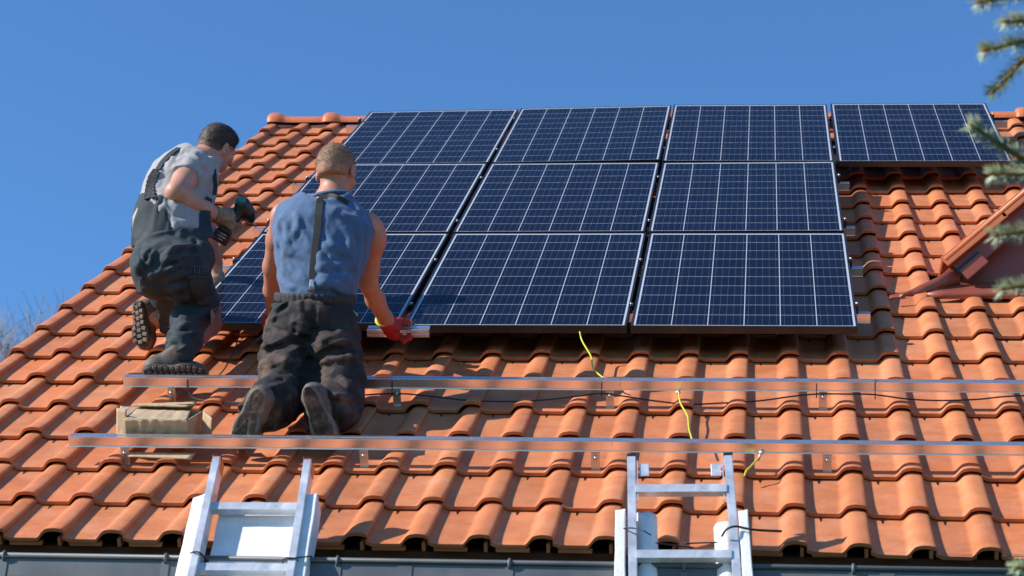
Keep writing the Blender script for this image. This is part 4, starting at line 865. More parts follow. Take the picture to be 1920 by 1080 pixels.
SL = [(440, 540, 430, 700, 440, 860), (545, 520, 560, 600, 540, 700), (415, 920, 520, 935, 620, 960), (405, 1010, 510, 960, 620, 915), (445, 780, 480, 890, 560, 960), (500, 820, 560, 920, 640, 985), (720, 700, 820, 850, 920, 1000), (700, 780, 770, 900, 880, 1020),
      (940, 560, 962, 720, 935, 880), (982, 560, 1000, 640, 990, 740), (820, 560, 900, 700, 890, 860), (700, 890, 790, 865, 900, 870), (700, 960, 800, 940, 900, 960), (470, 560, 500, 700, 480, 820), (760, 480, 850, 540, 940, 560), (430, 660, 500, 760, 600, 820), (740, 620, 800, 740, 880, 800), (690, 1000, 780, 985, 860, 1010), (440, 960, 500, 1000, 560, 1015)]
sh = link('shirt', creases(s, s.mesh('shirt', sf_), g, 400, 250, 3.483, SL, -.3, .0090, .018, 1, sf_, 'shirt', 0), M['blue_shirt'], worker)
c_ = nek + V_(.0, .022, .0); mb = MB()
mb.tube([Vector(c_) + Vector((.079 * math.cos(t), .016 * math.sin(t) - .018 * math.cos(t) * 0 + .006 * math.cos(t), .070 * math.sin(t) + .0)) for t in [2 * math.pi * i / 28 for i in range(29)]], .0085, 8)
mb.build('collar', M['blue_shirt'], sh)
# trousers
s = Sdf(.0048)
s.cap(g(591, 572, -.225), g(589, 608, -.19), .146, .150, .05, sq=((0, .2, 1), .84)); s.ell(g(558, 618, -.17), (.095, .11, .10), None, .05); s.ell(g(616, 620, -.17), (.094, .11, .10), None, .05)
s.chain([hL + V_(-.012, 0, 0), g(538, 672, -.12), g(533, 712, -.04), kL + V_(-.008, 0, 0)], [.096, .104, .100, .090], .03); s.chain([hR + V_(.0, 0, 0), g(628, 672, -.12), g(632, 712, -.04), kR + V_(-.006, 0, 0)], [.096, .106, .100, .088], .03)
s.chain([kL, g(512, 756, .16), g(490, 772, .30)], [.090, .096, .088], .03); s.chain([kR, g(630, 762, .14), g(612, 770, .27)], [.092, .094, .084], .03)
s.chain([g(590, 590, -.030), g(589, 615, -.025), g(584, 655, .0), g(580, 700, .045), g(585, 750, .08)], [.010, .018, .030, .042, .052], .035, 's')
s.box(g(580, 728, .04), (.004, .070, .14), Matrix.Rotation(R(2), 3, 'Z'), .003, .014, 's')
s.cut(g(481, 774, .33), (-.25, -.15, 1), .16, .006); s.cut(g(606, 774, .30), (-.15, -.15, 1), .15, .006)
s.cut(g(592, 553, -.22), (.03, 1, .15), .3)
tf = folds(((3.5, 13, 5), .008, 14, True, (-.12, .14, 0), .22), ((3.5, 13, 5), .008, -16, True, (.11, .15, 0), .22), ((4.5, 16, 6), .008, 32, True, (-.16, -.02, .1), .18), ((4.5, 16, 6), .008, -32, True, (.1, -.02, .1), .18), ((8, 26, 9), .006, 18, True, None, 0), ((20, 30, 20), .004, -25, True, None, 0), ((14, 4, 8), .010, 10, True, (0, .36, 0), .12))
TLn = [(350, 250, 410, 285, 480, 300), (300, 345, 400, 360, 520, 345), (300, 400, 400, 398, 500, 380), (290, 445, 400, 430, 520, 432), (280, 505, 380, 495, 480, 470), (310, 545, 430, 548, 550, 520), (330, 575, 420, 570, 500, 595), (260, 600, 340, 580, 430, 575), (420, 515, 480, 530, 530, 560),
       (470, 95, 500, 140, 490, 230), (640, 80, 630, 150, 650, 240), (540, 150, 545, 210, 540, 265), (600, 300, 700, 290, 800, 270), (590, 400, 700, 345, 850, 320), (590, 480, 700, 430, 865, 400), (600, 560, 740, 510, 860, 470), (640, 600, 700, 605, 770, 590), (700, 625, 780, 620, 850, 640), (430, 85, 385, 140, 350, 205), (760, 90, 820, 160, 850, 250),
       (320, 650, 400, 720, 390, 850), (370, 640, 450, 720, 440, 850), (700, 650, 780, 710, 770, 810), (740, 630, 820, 710, 820, 800), (330, 300, 400, 330, 440, 330), (620, 360, 700, 320, 760, 300), (300, 480, 340, 520, 420, 540), (780, 520, 820, 560, 850, 580), (610, 440, 660, 400, 720, 380), (520, 90, 530, 120, 520, 150), (580, 85, 585, 120, 600, 150)]
tr = link('trousers', creases(s, s.mesh('trousers', tf), g, 400, 540, 3.176, TLn, -.1, .0095, .017, 1, tf, 'trousers'), M['black_cloth'], worker)
# elastic waistband with gathers
def band(name, c, ax_, rx, rz, hgt, n, m, parent, tilt=0.):
    mb = MB(); vs = []; N_ = 150
    for lv in range(4):
        for i in range(N_):
            t = 2 * math.pi * i / N_; rr = 1 + (.018 * math.sin(t * n) + .010 * math.sin(t * n * .37 + 1)) * (1 if lv in (1, 2) else .4)
            vs.append(Vector(c) + Vector((math.cos(t) * rx * rr, (lv / 3 - .5) * hgt + tilt * math.cos(t), math.sin(t) * rz * rr)))
    mb.add(vs, [(a * N_ + i, a * N_ + (i + 1) % N_, (a + 1) * N_ + (i + 1) % N_, (a + 1) * N_ + i) for a in range(3) for i in range(N_)], smooth=True)
    o = mb.build(name, m, parent); s_ = o.modifiers.new('thick', 'SOLIDIFY'); s_.thickness = .006; return o
band('waistband', g(591, 560, -.225), None, .161, .136, .040, 40, M['webbing'], tr, -.006)
# back strap, its clip, side buckles
sn = snapper(sh, worker)
sstrap('strap', sn, [g(610, 372, -.355), g(602, 380, -.325), g(600, 395, -.305), g(597, 430, -.262), g(591, 480, -.205), g(587, 530, -.165)], (.034, .029), .004, M['webbing'], worker, .003)
sstrap('strap', sn, [g(600, 371, -.335), g(615, 369, -.355), g(634, 373, -.375), g(655, 384, -.42)], (.026, .024), .004, M['webbing'], worker, .004)
q = [sn(g(x, y, -.1), .010) for x, y in ((587, 526), (586, 536), (585, 546))] + [sn(g(584, 552, -.1), .022)]
strap('strap_clip', q, (.014, .03), .005, M['steel'], worker, (0, .2, 1))
strap('strap_tab', [sn(g(584, 542, -.1), .012), sn(g(584, 548, -.1), .018), sn(g(583, 560, -.1), .024)], (.03, .036), .005, M['webbing'], worker, (0, .2, 1))
for (x, y, z, a) in ((522, 566, -.19, 20), (657, 583, -.18, -38)):
    bk = MB().box(g(x, y, z), (.050, .026, .012), Matrix.Rotation(R(a), 3, 'Z')).build('side_buckle', M['webbing'], worker); bev(bk, .003)
    MB().box(g(x - (6 if x < 600 else -6), y + 8, z + .005), (.028, .030, .006), Matrix.Rotation(R(a), 3, 'Z')).build('clasp', M['steel'], bk)
boot(worker, g(481, 752, .40), g(456, 817, .37), (-.12, .14, 1), .262, .118, M['boot'], M['sole'], False, [aL + V_(0, .01, -.05)])
boot(worker, g(583, 741, .37), g(612, 820, .35), (-.16, .10, 1), .262, .112, M['boot'], M['sole'], False, [aR + V_(0, .0, -.06)])
# red gloves
def glove(s_, wr, palm, fingers, thumb, m, cuffm, cuff, parent, cr=.034):
    hand(s_, wr, palm, fingers, thumb, .0118, (.037, .056)); o = link('glove', s_.mesh('glove', folds(((30, 30, 30), .0022, 0, True, None, 0))), m, parent)
    if cuff: a, b_ = cuff; MB().tube([a, b_], [cr, cr * .96], 20).build('cuff', cuffm, o)
    return o
glove(Sdf(.0045), g(722, 602, -.77), g(740, 620, -.835), [[g(745, 614, -.84), g(760, 608, -.86), g(772, 608, -.855)], [g(748, 620, -.84), g(764, 614, -.85), g(772, 620, -.83), g(766, 627, -.80)], [g(746, 627, -.83), g(762, 624, -.83), g(768, 633, -.80), g(760, 637, -.79)], [g(740, 630, -.82), g(754, 632, -.81), g(758, 640, -.79)]], [g(734, 610, -.81), g(748, 602, -.81), g(766, 602, -.83)], M['red_glove'], M['yellow'], (Vector(g(717, 598, -.755)), Vector(g(719, 601, -.765))), worker, .036)
glove(Sdf(.0045), g(512, 588, -.86), g(508, 602, -.87), [[g(506, 602, -.88), g(502, 601, -.92), g(500, 607, -.93)], [g(510, 604, -.88), g(508, 602, -.93), g(507, 609, -.94)]], None, M['red_glove'], M['yellow'], None, worker)

# ================================================================== worker in the grey T-shirt and slate dungarees, on one knee with the drill
m1, g0 = fig_frame(325, 705, -.58); i1 = m1.inverted()
def g(x, y, z): return g0(x, y, z - .42 * min(1, max(0, (505 - y) / 230)))   # the torso leans up the slope
def ga(x, y, z): return g0(x, y, z - .36)                                  # the right arm reaches up with it
def fl_(px, py, wl): return np.array(i1 @ (LM @ onroof(px, py, wl)))
hipR, hipL = g(322, 496, -.24), g(300, 498, -.44); pel = g(302, 496, -.35); wai = g(314, 436, -.33); che = g(334, 366, -.36); upp = g(356, 318, -.37); nek = g(386, 298, -.385); hc = g(409, 277, -.40)
kR, aR = g(373, 566, -.42), g(331, 672, -.05); shR, elR, wrR = ga(362, 316, -.26), ga(330, 360, -.04), ga(407, 404, -.20); shL = g(364, 320, -.50)
kL = fl_(348, 606, -.04); tL = fl_(268, 640, -.10); aL = g(286, 596, tL[2] + .0); aL[2] = tL[2] - .02
lh = fl_(405, 528, -.01)
b = Sdf(.006); P1, h1m = head(b, hc, .90, (.60, -.42, -.68), (.22, 1, -.1))
b.chain([nek + V_(-.01, -.03, 0), hc + V_(-.025, -.045, .012)], [.062, .055], .03)
sq = ((.2, 0, 1), .8)
b.chain([pel, wai, che, upp], [.125, .118, .135, .10], .05, sq=sq); b.cap(upp, nek, .075, .06, .04); b.cap(shR, shL, .055, .055, .05)
b.chain([shR, ga(346, 338, -.14), elR], [.060, .054, .045], .02); b.chain([elR, ga(352, 378, -.085), ga(385, 394, -.15), wrR], [.046, .050, .038, .031], .02)
b.chain([shL, g0(385, 420, -1.02), lh + V_(-.01, .09, -.02), lh], [.055, .046, .036, .030], .02)
b.chain([hipR, kR, aR], [.09, .058, .040], .03); b.chain([hipL, kL, aL], [.09, .056, .040], .03)
b.cap(aR, g(362, 698, -.10), .034, .026, .02); b.cap(aL, tL + V_(.02, .03, -.04), .034, .026, .02)
RF = [[ga(428, 402, -.25), ga(445, 400, -.30), ga(452, 410, -.31), ga(446, 419, -.28)], [ga(430, 408, -.24), ga(447, 412, -.28), ga(448, 422, -.28), ga(440, 428, -.26)], [ga(428, 414, -.22), ga(442, 421, -.25), ga(441, 431, -.26), ga(433, 434, -.25)], [ga(423, 418, -.21), ga(433, 428, -.23), ga(431, 437, -.24), ga(424, 438, -.23)]]
RT_ = [ga(424, 398, -.25), ga(440, 394, -.30), ga(456, 402, -.34)]
LF = [[lh + V_(.01, -.02, 0), lh + V_(.022, -.045, 0), lh + V_(.020, -.065, -.01)], [lh + V_(.0, -.022, 0), lh + V_(.005, -.05, 0), lh + V_(.004, -.07, -.01)], [lh + V_(-.014, -.02, 0), lh + V_(-.014, -.046, 0), lh + V_(-.012, -.063, -.01)]]
hand(b, wrR, ga(424, 408, -.235), RF, RT_); hand(b, lh + V_(0, .03, -.02), lh, LF, [lh + V_(.02, 0, 0), lh + V_(.038, -.02, -.01)])
worker1 = link('person', b.mesh('person'), M['skin_l'], None, m1)
tag(worker1, 'worker in a grey T-shirt and slate dungarees on one knee, holding a drill', 'person', 'workers on the roof')
s = Sdf(.005); s.ell(P1(0, .034, -.018), (.0705, .080, .0885), h1m, .01); s.ell(P1(0, -.015, -.040), (.062, .064, .062), h1m, .03); s.ell(P1(0, .074, .03), (.048, .034, .05), h1m, .03); s.cut(P1(0, .02, .060), h1m @ Vector((0, -.3, 1)), .3); s.cut(P1(0, -.055, -.03), h1m @ Vector((0, -1, .15)), .3)
for k in (-1, 1): s.ell(P1(k * .088, -.024, .018), (.028, .041, .037), h1m, .008, 's')
hm = s.mesh('hair', lambda X_: .0015 * vn(X_ * 70)); fade(hm, P1(0, 0, 0), h1m @ Vector((0, 1, 0)), -.050, .0, (.26, .13, .09), (.05, .031, .021)); ho = link('hair', hm, M['fade'], worker1)
fur(hm, lambda c: (Vector(c) - Vector(P1(0, -.01, 0))).dot(h1m @ Vector((0, 1, 0))) > 0, 8000, .010, .0007, (.3, -1, .0), 5, 2.2).build('hair_strands', M['hair_d'], ho)
# T-shirt
s = Sdf(.0048)
s.cap(shR, ga(344, 341, -.125), .070, .068, .03); up1 = (Vector(ga(344, 341, -.125)) - Vector(shR)).normalized(); s.cut(Vector(shR) + up1 * .118, up1, .14, .004)
s.cap(shR + V_(.0, -.015, -.02), shL + V_(0, -.01, 0), .062, .062, .05)
s.chain([g(314, 446, -.33), wai + V_(.0, .02, 0), g(322, 402, -.345), che, g(344, 340, -.365), upp], [.138, .140, .144, .146, .138, .115], .05, sq=sq); s.cap(upp, nek + V_(-.005, 0, 0), .088, .070, .035)
s.ell(g(335, 432, -.27), (.085, .035, .08), Matrix.Rotation(R(12), 3, 'Z'), .04); s.cut(nek + V_(.018, .022, .004), (.35, 1, .2), .12); s.cut(g(310, 456, -.3), (-.12, -1, 0), .3, .01)
shf = folds(((9, 3, 6), .007, -28, True, (0, .62, -.2), .24), ((4, 12, 6), .006, 25, True, (.05, .68, -.2), .10), ((18, 8, 9), .004, -30, True, None, 0), ((26, 16, 16), .003, 30, True, None, 0))
SL = [(500, 340, 430, 470, 390, 620), (545, 350, 500, 400, 470, 470), (570, 320, 640, 345, 700, 370), (370, 500, 385, 680, 430, 840), (410, 620, 470, 760, 560, 830), (410, 810, 520, 835, 620, 850), (480, 680, 560, 770, 640, 830), (600, 360, 680, 400, 740, 460), (620, 310, 700, 320, 750, 350), (440, 860, 520, 880, 600, 870), (560, 380, 620, 400, 680, 440), (700, 480, 690, 560, 700, 640), (420, 720, 450, 800, 500, 860)]
sh = link('shirt', creases(s, s.mesh('shirt', shf), g, 200, 200, 3.857, SL, -.3, .0090, .016, 1, shf, 'shirt', 0), M['grey_shirt'], worker1)
mb = MB(); c_ = Vector(nek) + Vector((.012, .010, 0)); ax_ = Vector((.35, 1, .2)).normalized(); e1 = ax_.cross(Vector((0, 0, 1))).normalized(); e2 = ax_.cross(e1)
mb.tube([c_ + e1 * .064 * math.cos(t) + e2 * .063 * math.sin(t) for t in [2 * math.pi * i / 26 for i in range(27)]], .0075, 8); mb.build('collar', M['grey_shirt'], sh)
# dungarees
s = Sdf(.0048)
s.ell(g(303, 503, -.29), (.122, .125, .15), Matrix.Rotation(R(-12), 3, 'Z'), .05); s.ell(g(290, 510, -.24), (.088, .110, .11), None, .04); s.chain([g(316, 446, -.33), g(308, 480, -.31)], [.142, .140], .05, sq=sq)
s.chain([hipR + V_(-.005, 0, 0), g(348, 520, -.28), kR + V_(0, .01, .01)], [.112, .100, .084], .03); s.chain([kR + V_(-.005, .0, .01), g(360, 596, -.32), g(346, 636, -.17), g(336, 664, -.08)], [.086, .084, .072, .064], .025)
s.chain([hipL, kL, g(310, 594, aL[2] - .02)], [.12, .084, .074], .03); s.cap(g(352, 455, -.28), g(372, 480, -.30), .08, .07, .06)
s.cut(g(333, 682, -.06), (-.15, -1, .2), .14, .006); s.cut(g(299, 592, aL[2]), (-1, 0, .15), .14, .006); s.cut(g(306, 426, -.33), (.08, 1, 0), .3, .006)
s.cap(g(292, 520, -.11), g(318, 556, -.10), .008, .016, .03, 's')
tf = folds(((4, 13, 5), .007, 28, True, (.12, .30, -.1), .16), ((13, 3.5, 5), .008, -35, True, (-.08, .44, -.1), .16), ((5, 16, 6), .009, 35, True, (.02, .06, 0), .09), ((9, 24, 9), .006, 20, True, None, 0), ((20, 28, 20), .003, -25, True, None, 0))
DL = [(330, 30, 285, 130, 300, 250), (380, 40, 340, 140, 350, 240), (420, 210, 500, 160, 600, 130), (445, 240, 480, 300, 520, 340), (430, 265, 510, 230, 600, 205), (505, 440, 640, 455, 765, 440), (500, 490, 640, 500, 765, 550), (510, 530, 580, 525, 650, 515), (545, 565, 600, 590, 650, 630), (600, 560, 670, 575, 740, 560), (450, 700, 520, 760, 590, 800),
      (400, 765, 450, 775, 520, 770), (430, 740, 490, 790, 540, 840), (240, 20, 260, 120, 300, 200), (520, 640, 600, 650, 680, 620), (480, 680, 540, 690, 600, 720), (450, 60, 560, 20, 680, 40), (470, 110, 580, 75, 690, 80), (600, 20, 680, 0, 750, 30), (430, 300, 500, 290, 580, 300), (440, 360, 520, 380, 600, 370), (220, 90, 240, 180, 290, 260)]
tr = link('dungarees', creases(s, s.mesh('dungarees', tf), g, 200, 460, 3.857, DL, -.2, .0095, .017, 1, tf, 'dungarees'), M['slate'], worker1)
# back panel of the dungarees, gathered at the waist
s = Sdf(.006); s.chain([g(315, 466, -.32), g(320, 446, -.33), wai + V_(.012, .02, 0), g(328, 402, -.345), che], [.150, .149, .154, .158, .156], .05, sq=sq)
s.cut(g(283, 366, -.3), (.10, 1, 0), .5, .008); s.cut(g(298, 400, -.3), (1, .12, -.35), .5, .008); s.cut(g(300, 462, -.3), (0, -1, 0), .5)
bp = link('back_panel', s.mesh('back_panel', folds(((26, 1.2, 14), .008, -6, True, None, 0))), M['slate'], worker1)
mb = MB()
for i in range(16): 
    t = i / 15; p = g(254 + 60 * t, 437 + 5 * t, -.2); 
sn = snapper(bp, sh, tr, worker1)
# gathered shoulder straps
for pts, wd_ in (([(281, 376), (280, 356), (286, 334), (296, 318)], .026), ([(293, 374), (289, 354), (292, 338), (299, 323)], .018)):
    base = [sn(g(x, y, -.2), .004) for x, y in pts]; P = curve(base, 8); q = []
    for i, p_ in enumerate(P): q.append(p_ + Vector((.0035 * math.sin(i * 2.3), 0, .003 * math.cos(i * 2.3))))
    strap('strap', q, wd_, .005, M['webbing'] if wd_ < .025 else M['slate'], worker1, (-.3, .3, 1))
P = [sn(g(x, y, -.2), .004) for x, y in ((299, 320), (308, 304), (322, 290), (336, 279))]; strap('strap', P, .030, .004, M['slate'], worker1, (-.4, .6, .8))
strap('strap', [Vector(g(402, 318, -.30)), Vector(g(403, 335, -.28)), Vector(g(404, 352, -.28)), Vector(g(402, 366, -.27))], (.018, .022), .003, M['webbing'], worker1, (0, 0, 1))
strap('strap', [Vector(g(392, 372, -.30)), Vector(g(386, 395, -.27)), Vector(g(384, 420, -.26)), Vector(g(388, 446, -.25))], (.03, .07), .006, M['slate'], worker1, (.4, 0, 1))
# thigh pocket and knee patch follow the cloth
def patch(name, parent, m, c4, off, thick, n=10, k=12, sn=sn):
    vs = []
    for i in range(n + 1):
        for j in range(k + 1):
            s_, t_ = i / n, j / k; x = (c4[0][0] * (1 - s_) + c4[1][0] * s_) * (1 - t_) + (c4[3][0] * (1 - s_) + c4[2][0] * s_) * t_; y = (c4[0][1] * (1 - s_) + c4[1][1] * s_) * (1 - t_) + (c4[3][1] * (1 - s_) + c4[2][1] * s_) * t_
            vs.append(sn(g(x, y, -.2), off))
    fs = [(i * (k + 1) + j, i * (k + 1) + j + 1, (i + 1) * (k + 1) + j + 1, (i + 1) * (k + 1) + j) for i in range(n) for j in range(k)]
    o = MB().add(vs, fs, smooth=True).build(name, m, parent); s_ = o.modifiers.new('thick', 'SOLIDIFY'); s_.thickness = thick; s_.offset = 0; return o
st = snapper(tr)
patch('thigh_pocket', tr, M['slate'], [(353, 518), (384, 520), (386, 574), (365, 575)], .006, .004, sn=st)
patch('pocket_flap', tr, M['slate'], [(352, 516), (385, 518), (386, 524), (354, 522)], .009, .004, 8, 3, sn=st)
patch('knee_patch', tr, M['knee'], [(397, 578), (404, 592), (398, 612), (388, 588)], .006, .004, 6, 6, sn=st)
s = Sdf(.006); s.chain([kR + V_(.040, -.03, -.01), g(389, 606, -.36), g(377, 632, -.26)], [.055, .055, .03], .03); link('knee_patch', s.mesh('knee_patch', folds(((9, 22, 9), .006, 30, True, None, 0))), M['knee'], tr)
# screws in the pocket
sc0 = None
for i, (x0, y0, x1, y1) in enumerate([(363, 498, 368, 526), (367, 495, 371, 526), (371, 499, 373, 527), (375, 494, 376, 527), (379, 498, 378, 527), (384, 495, 381, 528), (389, 499, 384, 528)]):
    p0, p1 = st(g(x1, y1, -.2), .003), st(g(x0, y0 + 4, -.2), .012 + .002 * (i % 3)); L_ = (p1 - p0).length; d_ = (p1 - p0).normalized()
    if sc0 is None:
        mb = MB(); mb.tube([(0, 0, 0), (0, 0, .06)], .0012, 6); mb.tube([(0, 0, .060), (0, 0, .062), (0, 0, .064)], [.002, .0038, .0036], 8); sc0 = mb.build('screw', M['screw']); o = sc0
    else: o = sc0.copy(); col.objects.link(o)
    o.matrix_world = m1 @ Matrix.Translation(p0) @ d_.to_track_quat('Z', 'Y').to_matrix().to_4x4()
    tag(o, 'long steel screw sticking out of the thigh pocket of the slate dungarees', 'screw', 'screws in the thigh pocket')
boot(worker1, g(284, 696, .02), g(371, 703, -.03), (-.10, -.30, .95), .272, .104, M['boot'], M['sole_dark'], True, [aR + V_(0, .02, 0)])
boot(worker1, V_(*g(261, 578, tL[2] + .02)), tL + V_(-.0, .005, .02), (-.46, -.10, .88), .215, .105, M['boot'], M['sole_dark'], True, [aL + V_(.02, .0, -.03)])
glove(Sdf(.0045), ga(403, 402, -.195), ga(424, 408, -.235), RF, RT_, M['tan_glove'], M['tan_glove'], (Vector(ga(402, 401, -.19)), Vector(ga(412, 405, -.205))), worker1, .040)
glove(Sdf(.0045), lh + V_(0, .03, -.02), lh, LF, [lh + V_(.02, 0, 0), lh + V_(.038, -.02, -.01)], M['tan_glove'], M['tan_glove'], None, worker1)
# cordless drill
dc = Vector(ga(440, 412, -.27)); dr = empty('cordless_drill', m1 @ Matrix.Translation(dc), 'black and teal cordless drill held in the tan glove', 'drill')
Q = lambda x, y, z: Vector(ga(x, y, z)) - dc
ax_ = (Q(478, 418, -.34) - Q(452, 372, -.27)).normalized()
s = Sdf(.004); s.chain([Q(455, 384, -.28), Q(464, 398, -.295)], [.037, .034], .01); s.chain([Q(464, 398, -.295), Q(470, 409, -.31)], [.032, .022], .008)
s.chain([Q(452, 392, -.27), Q(438, 414, -.255), Q(426, 430, -.24)], [.024, .020, .021], .02); s.chain([Q(436, 402, -.25), Q(444, 412, -.27)], [.008, .008], .01)
link('body', s.mesh('body', None), M['black_plastic'], dr)
s = Sdf(.004); s.ell(Q(452, 377, -.262), (.026, .020, .026), None, .01); link('teal_cover', s.mesh('teal_cover', None), M['teal'], dr)
MB().tube([Q(469, 408, -.31), Q(472, 413, -.318), Q(474, 416, -.322)], [.018, .016, .010], 14).build('chuck', M['black_frame'], dr); MB().tube([Q(474, 416, -.322), Q(481, 424, -.34)], [.005, .0035], 8).build('bit', M['steel'], dr)
rb = Matrix.Rotation(R(-32), 3, 'Z') @ Matrix.Rotation(R(18), 3, 'Y')
bt_ = MB().box(Q(413, 444, -.22), (.078, .052, .062), rb).build('battery', M['black_plastic'], dr); bev(bt_, .008, 3)
bev(MB().box(Q(421, 431, -.232), (.066, .022, .052), rb).build('battery_foot', M['black_plastic'], dr), .006, 3)
lb = MB()
for i, wd_ in enumerate((.030, .040, .024)): lb.box(Q(415, 441, -.22) + rb @ Vector((.0, .010 - .013 * i, .0315)), (wd_, .0028, .001), rb)
lb.build('printed_marks', M['print'], bt_)

# ================================================================== trees
def twig_tree(name, base, top, spread, label, n_lim=16, seed=3):
    r_ = random.Random(seed); o = empty(name, Matrix.Translation(base), label, 'tree'); H = (top - base); tr_ = MB(); cr = MB(); Ht = H.length
    tr_.tube(curve([(0, 0, 0), H * .25 + Vector((.1, 0, 0)), H * .5 + Vector((-.05, .1, 0)), H * .72], 5), [.17 - .11 * i / 15 for i in range(16)], 8); tr_.build('trunk', M['bark_bare'], o)
    def br(p, d, L, r, lv):
        n = 5; P = [p]; 
        for i in range(n): d = (d + Vector((r_.gauss(0, .10), r_.gauss(0, .10), r_.gauss(.06, .07)))).normalized(); P.append(P[-1] + d * L / n)
        cr.tube(P, [r * (1 - .6 * i / n) for i in range(n + 1)], 5 if lv < 2 else 3, cap=False)
        if lv < 4:
            for i in range(1, n + 1):
                for _ in range((2, 2, 2, 3)[lv]):
                    a = Vector((r_.gauss(0, 1), r_.gauss(0, 1), r_.gauss(.5, .6))).normalized(); dd = (d * 1.0 + a * .85).normalized(); br(P[i], dd, L * r_.uniform(.42, .62), r * .5, lv + 1)
    for i in range(n_lim):
        t = .35 + .37 * i / n_lim; a = i * 2.4; d = Vector((math.cos(a), math.sin(a), .9)).normalized(); br(H * t, d, spread * (1.15 - t) * 1.6, .045, 0 if i % 3 else 1)
    for i in range(5): br(H * .70, Vector((r_.gauss(0, .35), r_.gauss(0, .35), 1)).normalized(), Ht * .27, .05, 1)
    cr.build('crown', M['bark_bare'], o); return o
tp = atdepth(10, 810, 46); twig_tree('bare_tree', Vector((tp.x, tp.y, 0)), Vector((tp.x, tp.y, tp.z)), 1.1, 'bare tree with pale twigs behind the left edge of the roof')
# spruce at the right, close to the camera
SD = 4.6
sp_base = atdepth(2190, 700, SD + .25); sp_base.z = 0; sp = empty('spruce_tree', Matrix.Translation(sp_base), 'blue green spruce whose twigs reach in from the right', 'tree')
top_ = atdepth(2200, -900, SD + .25); Hs = top_.z; mb = MB(); mb.tube([(0, 0, 0), (.02, 0, Hs * .5), (0, .01, Hs)], [.13, .08, .015], 12); mb.build('trunk', M['bark_spruce'], sp)
def needles(nb, P, r_, ln=.024, den=230, wd=.0013, taper=True):
    """needles all round the polyline P"""
    tot = sum((P[i + 1] - P[i]).length for i in range(len(P) - 1)); n = int(tot * den * 6); 
    for q in range(n):
        t = r_.random() * (len(P) - 1.001); i = int(t); f = t - i; p = P[i].lerp(P[i + 1], f); d = (P[i + 1] - P[i]).normalized()
        a = Vector((r_.gauss(0, 1), r_.gauss(0, 1), r_.gauss(.25, 1))); a = (a - d * a.dot(d)).normalized(); nd = (a + d * r_.uniform(.45, .9)).normalized(); L = ln * r_.uniform(.7, 1.1)
        x = nd.cross(d).normalized() * wd; q_ = p + nd * L; mid = p + nd * L * .55 + d * .001
        nb.add([p - x * .6, p + x * .6, mid + x, mid - x, q_], [(0, 1, 2, 3), (3, 2, 4)])
def bough(parent, tip, r_, org, side=True, name='bough', ln=.024, sub=None):
    """a bough from the trunk to its tip, with side twigs"""
    wb, nb = MB(), MB(); mid = org.lerp(tip, .5) + Vector((0, 0, -.04 + r_.uniform(-.03, .03))); P = curve([org, mid, tip], 8)
    wb.tube(P, [.013 - .010 * i / (len(P) - 1) for i in range(len(P))], 6); k = len(P) // 3; needles(nb, P[k:], r_, ln)
    L = (tip - org).length
    if side:
        for j in range(4, len(P) - 1):
            for s_ in (-1, 1):
                d = (P[j + 1] - P[j]).normalized(); sd = d.cross(Vector((0, 0, 1))).normalized() * s_; dd = (d * .9 + sd * .75 + Vector((0, 0, r_.uniform(-.25, .1)))).normalized(); l_ = L * .30 * (1 - .55 * j / len(P)) * r_.uniform(.7, 1.1)
                if sub is None or sub(P[j] + dd * l_): Q_ = [P[j], P[j] + dd * l_ * .5, P[j] + dd * l_ + Vector((0, 0, -.01))]; wb.tube(Q_, [.004, .003, .002], 5); needles(nb, Q_, r_, ln)
    o = wb.build(name, M['bark_spruce'], parent); nb.build('needles', M['needle'], o); return o
r_ = random.Random(11); C3 = camo.matrix_world.inverted()
def inframe(p, mg=12):                                     # is a point of the tree inside the photographed view?
    q = C3 @ (p + sp_base); return abs(q.x / -q.z * F) < 960 + mg
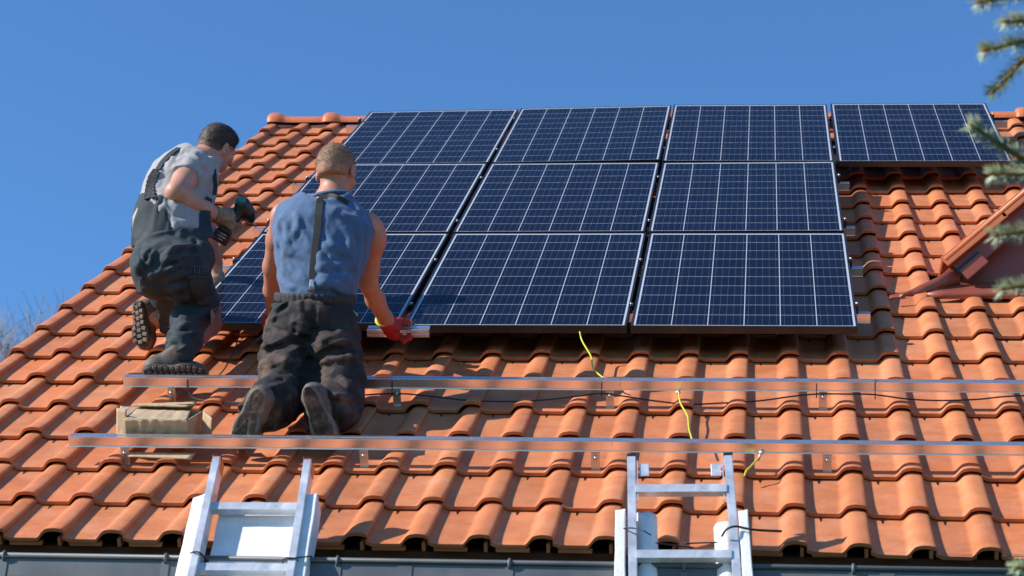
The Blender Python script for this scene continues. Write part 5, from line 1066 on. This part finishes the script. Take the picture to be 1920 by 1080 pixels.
tips = [((1836, 4), (1990, -18), SD), ((1886, 40), (2010, 40), SD + .1), ((1846, 94), (2010, 62), SD), ((1862, 172), (1980, 60), SD + .05), ((1822, 236), (1960, 322), SD - .1), ((1858, 326), (2000, 330), SD), ((1866, 441), (2000, 425), SD - .05), ((1880, 542), (2010, 520), SD + .1), ((1908, 1064), (2010, 1080), SD)]
for i, (a_, b_, D_) in enumerate(tips):
    tip, mid = atdepth(*a_, D_) - sp_base, atdepth(*b_, D_ + .05) - sp_base; org = Vector((0, 0, mid.z + .12)); wb, nb = MB(), MB()
    P = curve([org, mid.lerp(org, .45) + Vector((0, 0, .02)), mid, tip], 7); wb.tube(P, [.014 - .0108 * j / (len(P) - 1) for j in range(len(P))], 7); needles(nb, P[8:], r_, .034, 330, .0017)
    wb.tube([tip - (tip - mid).normalized() * .006, tip + (tip - mid).normalized() * .010], [.0050, .0022], 7)
    for j in range(4, 14):
        for s_ in (-1, 1):
            d = (P[j + 1] - P[j]).normalized(); sd = Vector(CF) * s_ if j % 2 else Vector((0, 0, 1)) * s_; dd = (d * .8 + sd * .6).normalized(); e = P[j] + dd * .14
            if not inframe(e, 30): Q_ = [P[j], P[j] + dd * .07, e]; wb.tube(Q_, [.004, .003, .002], 5); needles(nb, Q_, r_, .028, 150, .0016)
    o = wb.build('bough', M['bark_spruce'], sp); nb.build('needles', M['needle'], o)
variants = []
cnt = 0
for k in range(78):                                        # the rest of the crown, outside the photographed view
    z = 1.0 + (Hs - 1.2) * k / 78; a_ = k * 2.39996; L = 1.05 * (1 - z / (Hs + .3)) + .18; org = Vector((0, 0, z)); tip = Vector((math.cos(a_) * L, math.sin(a_) * L, z - .12))
    if any(inframe(org.lerp(tip, t), 60) for t in (.6, .8, 1.0, 1.15)): continue
    if len(variants) < 3: o = bough(sp, tip, r_, org, True, 'bough', .022, lambda e: not inframe(e, 25)); variants.append((o, tip - org, org))
    else:
        src, v0, o0 = variants[k % 3]; q = v0.to_2d().angle_signed(tip.to_2d()) ; sc_ = L / v0.to_2d().length
        c = copy_tree(src, sp); c.matrix_basis = Matrix.Translation(org) @ Matrix.Rotation(-q, 4, 'Z') @ Matrix.Scale(sc_, 4) @ Matrix.Translation(-o0)
